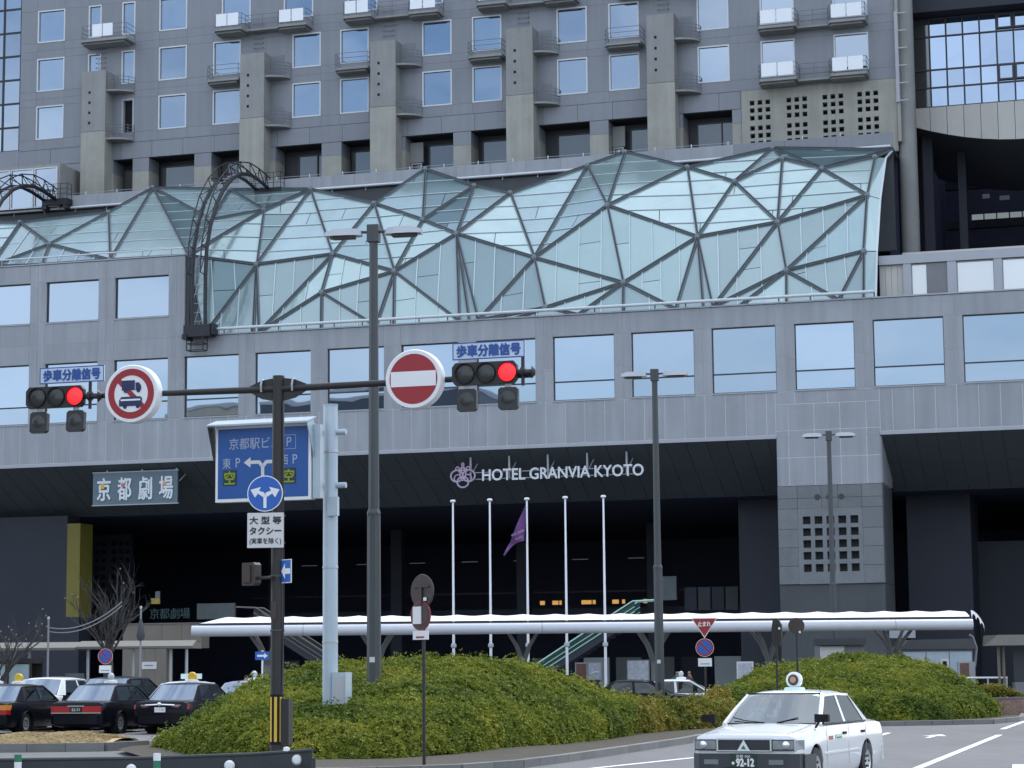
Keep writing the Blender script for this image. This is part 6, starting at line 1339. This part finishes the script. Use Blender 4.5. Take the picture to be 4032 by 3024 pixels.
# ------------------------------------------------------------------ people by the entrance
def person(x, y, rz, coat, legs, lab, stride=.12, bag=None):
    sk = [(0, 0, .93), (0, 0, 1.12), (0, 0, 1.36), (0, .0, 1.5), (0, -.02, 1.66), (.1, 0, .88), (.11, -stride, .5), (.11, -stride * .4, .08), (.11, -stride * .4 - .14, .04), (-.1, 0, .88), (-.11, stride, .5), (-.11, stride * 1.6, .1), (-.11, stride * 1.6 - .14, .05), (.2, 0, 1.36), (.26, .03, 1.1), (.24, -.1, .86), (-.2, 0, 1.36), (-.26, .02, 1.1), (-.24, -.12, .87)]
    ed = [(0, 1), (1, 2), (2, 3), (3, 4), (0, 5), (5, 6), (6, 7), (7, 8), (0, 9), (9, 10), (10, 11), (11, 12), (2, 13), (13, 14), (14, 15), (2, 16), (16, 17), (17, 18)]
    rad = [.15, .14, .16, .055, .1, .09, .065, .05, .045, .09, .065, .05, .045, .07, .05, .038, .07, .05, .038]
    me = bpy.data.meshes.new('body'); me.from_pydata(sk, ed, []); o = bpy.data.objects.new('body', me); COL.objects.link(o)
    o.modifiers.new('s', 'SKIN'); sv = me.skin_vertices[0].data
    for v, r in zip(sv, rad): v.radius = (r, r * .8)
    sv[0].use_root = True; sb = o.modifiers.new('d', 'SUBSURF'); sb.levels = 2
    dg = bpy.context.evaluated_depsgraph_get(); m2 = bpy.data.meshes.new_from_object(o.evaluated_get(dg)); bpy.data.objects.remove(o)
    for m in (coat, legs, 'skin', 'hair'): m2.materials.append(MATS[m])
    for p in m2.polygons:
        p.use_smooth = True; c = p.center; z = c.z; p.material_index = 3 if (z > 1.66 or (z > 1.57 and c.y > .02)) else 2 if z > 1.47 else (2 if z < .93 and z > .8 and abs(c.x) > .19 else 0 if z > .86 else 1)
    g = tag(link('person', None, None, (x, y, GZ + .06), (0, 0, rz)), lab, 'person'); link('body', m2, g)
    if bag: MB().box(-.16, .16, .16, .34, 1.02, 1.42).build('backpack', bag, g)
    return g
person(6.72, 92.5, R(12), 'teal_coat', 'trousers', 'person in a teal jacket standing by the dark entrance', .1)
person(7.25, 92.9, R(-70), 'brown_coat', 'trousers', 'person in a reddish brown coat walking by the dark entrance', .16)
person(-10.6, 88.5, R(160), 'trousers', 'trousers', 'person in dark clothes waiting in the shade by the taxi rank', .08)
person(-9.6, 89.2, R(60), 'brown_coat', 'trousers', 'person in brown standing in the shade near the escalator foot', .08)

# ------------------------------------------------------------------ blocks across the street, seen mirrored in the podium windows
def office(s0, s1, h, wall, lab, floors):
    g = thing('office_building', lab, 'building', fw(0, -152, 0), -ALPHA)
    panel('wall', wall, g, s0, s1, -20, 0, GZ, h)
    for k in range(floors):
        z = 3 + (h - 4) * k / floors
        for j in range(int((s1 - s0) / 3)): panel('window', 'frame_dark', g, s0 + 3 * j + .4, s0 + 3 * j + 2.6, .01, .06, z, z + (h - 4) / floors * .6)
    panel('parapet', 'trim_grey', g, s0 - .1, s1 + .1, -20.1, .1, h + .01, h + .5)
office(-82, -53, 38.2, 'office_dark', 'dark office block across the street, mirrored in the podium windows', 10)
office(-93, -83, 35.8, 'office_beige', 'beige block across the street, mirrored in a podium window', 9)
office(-50, -30, 33.5, 'office_beige', 'lower beige block across the street beside the dark one', 8)
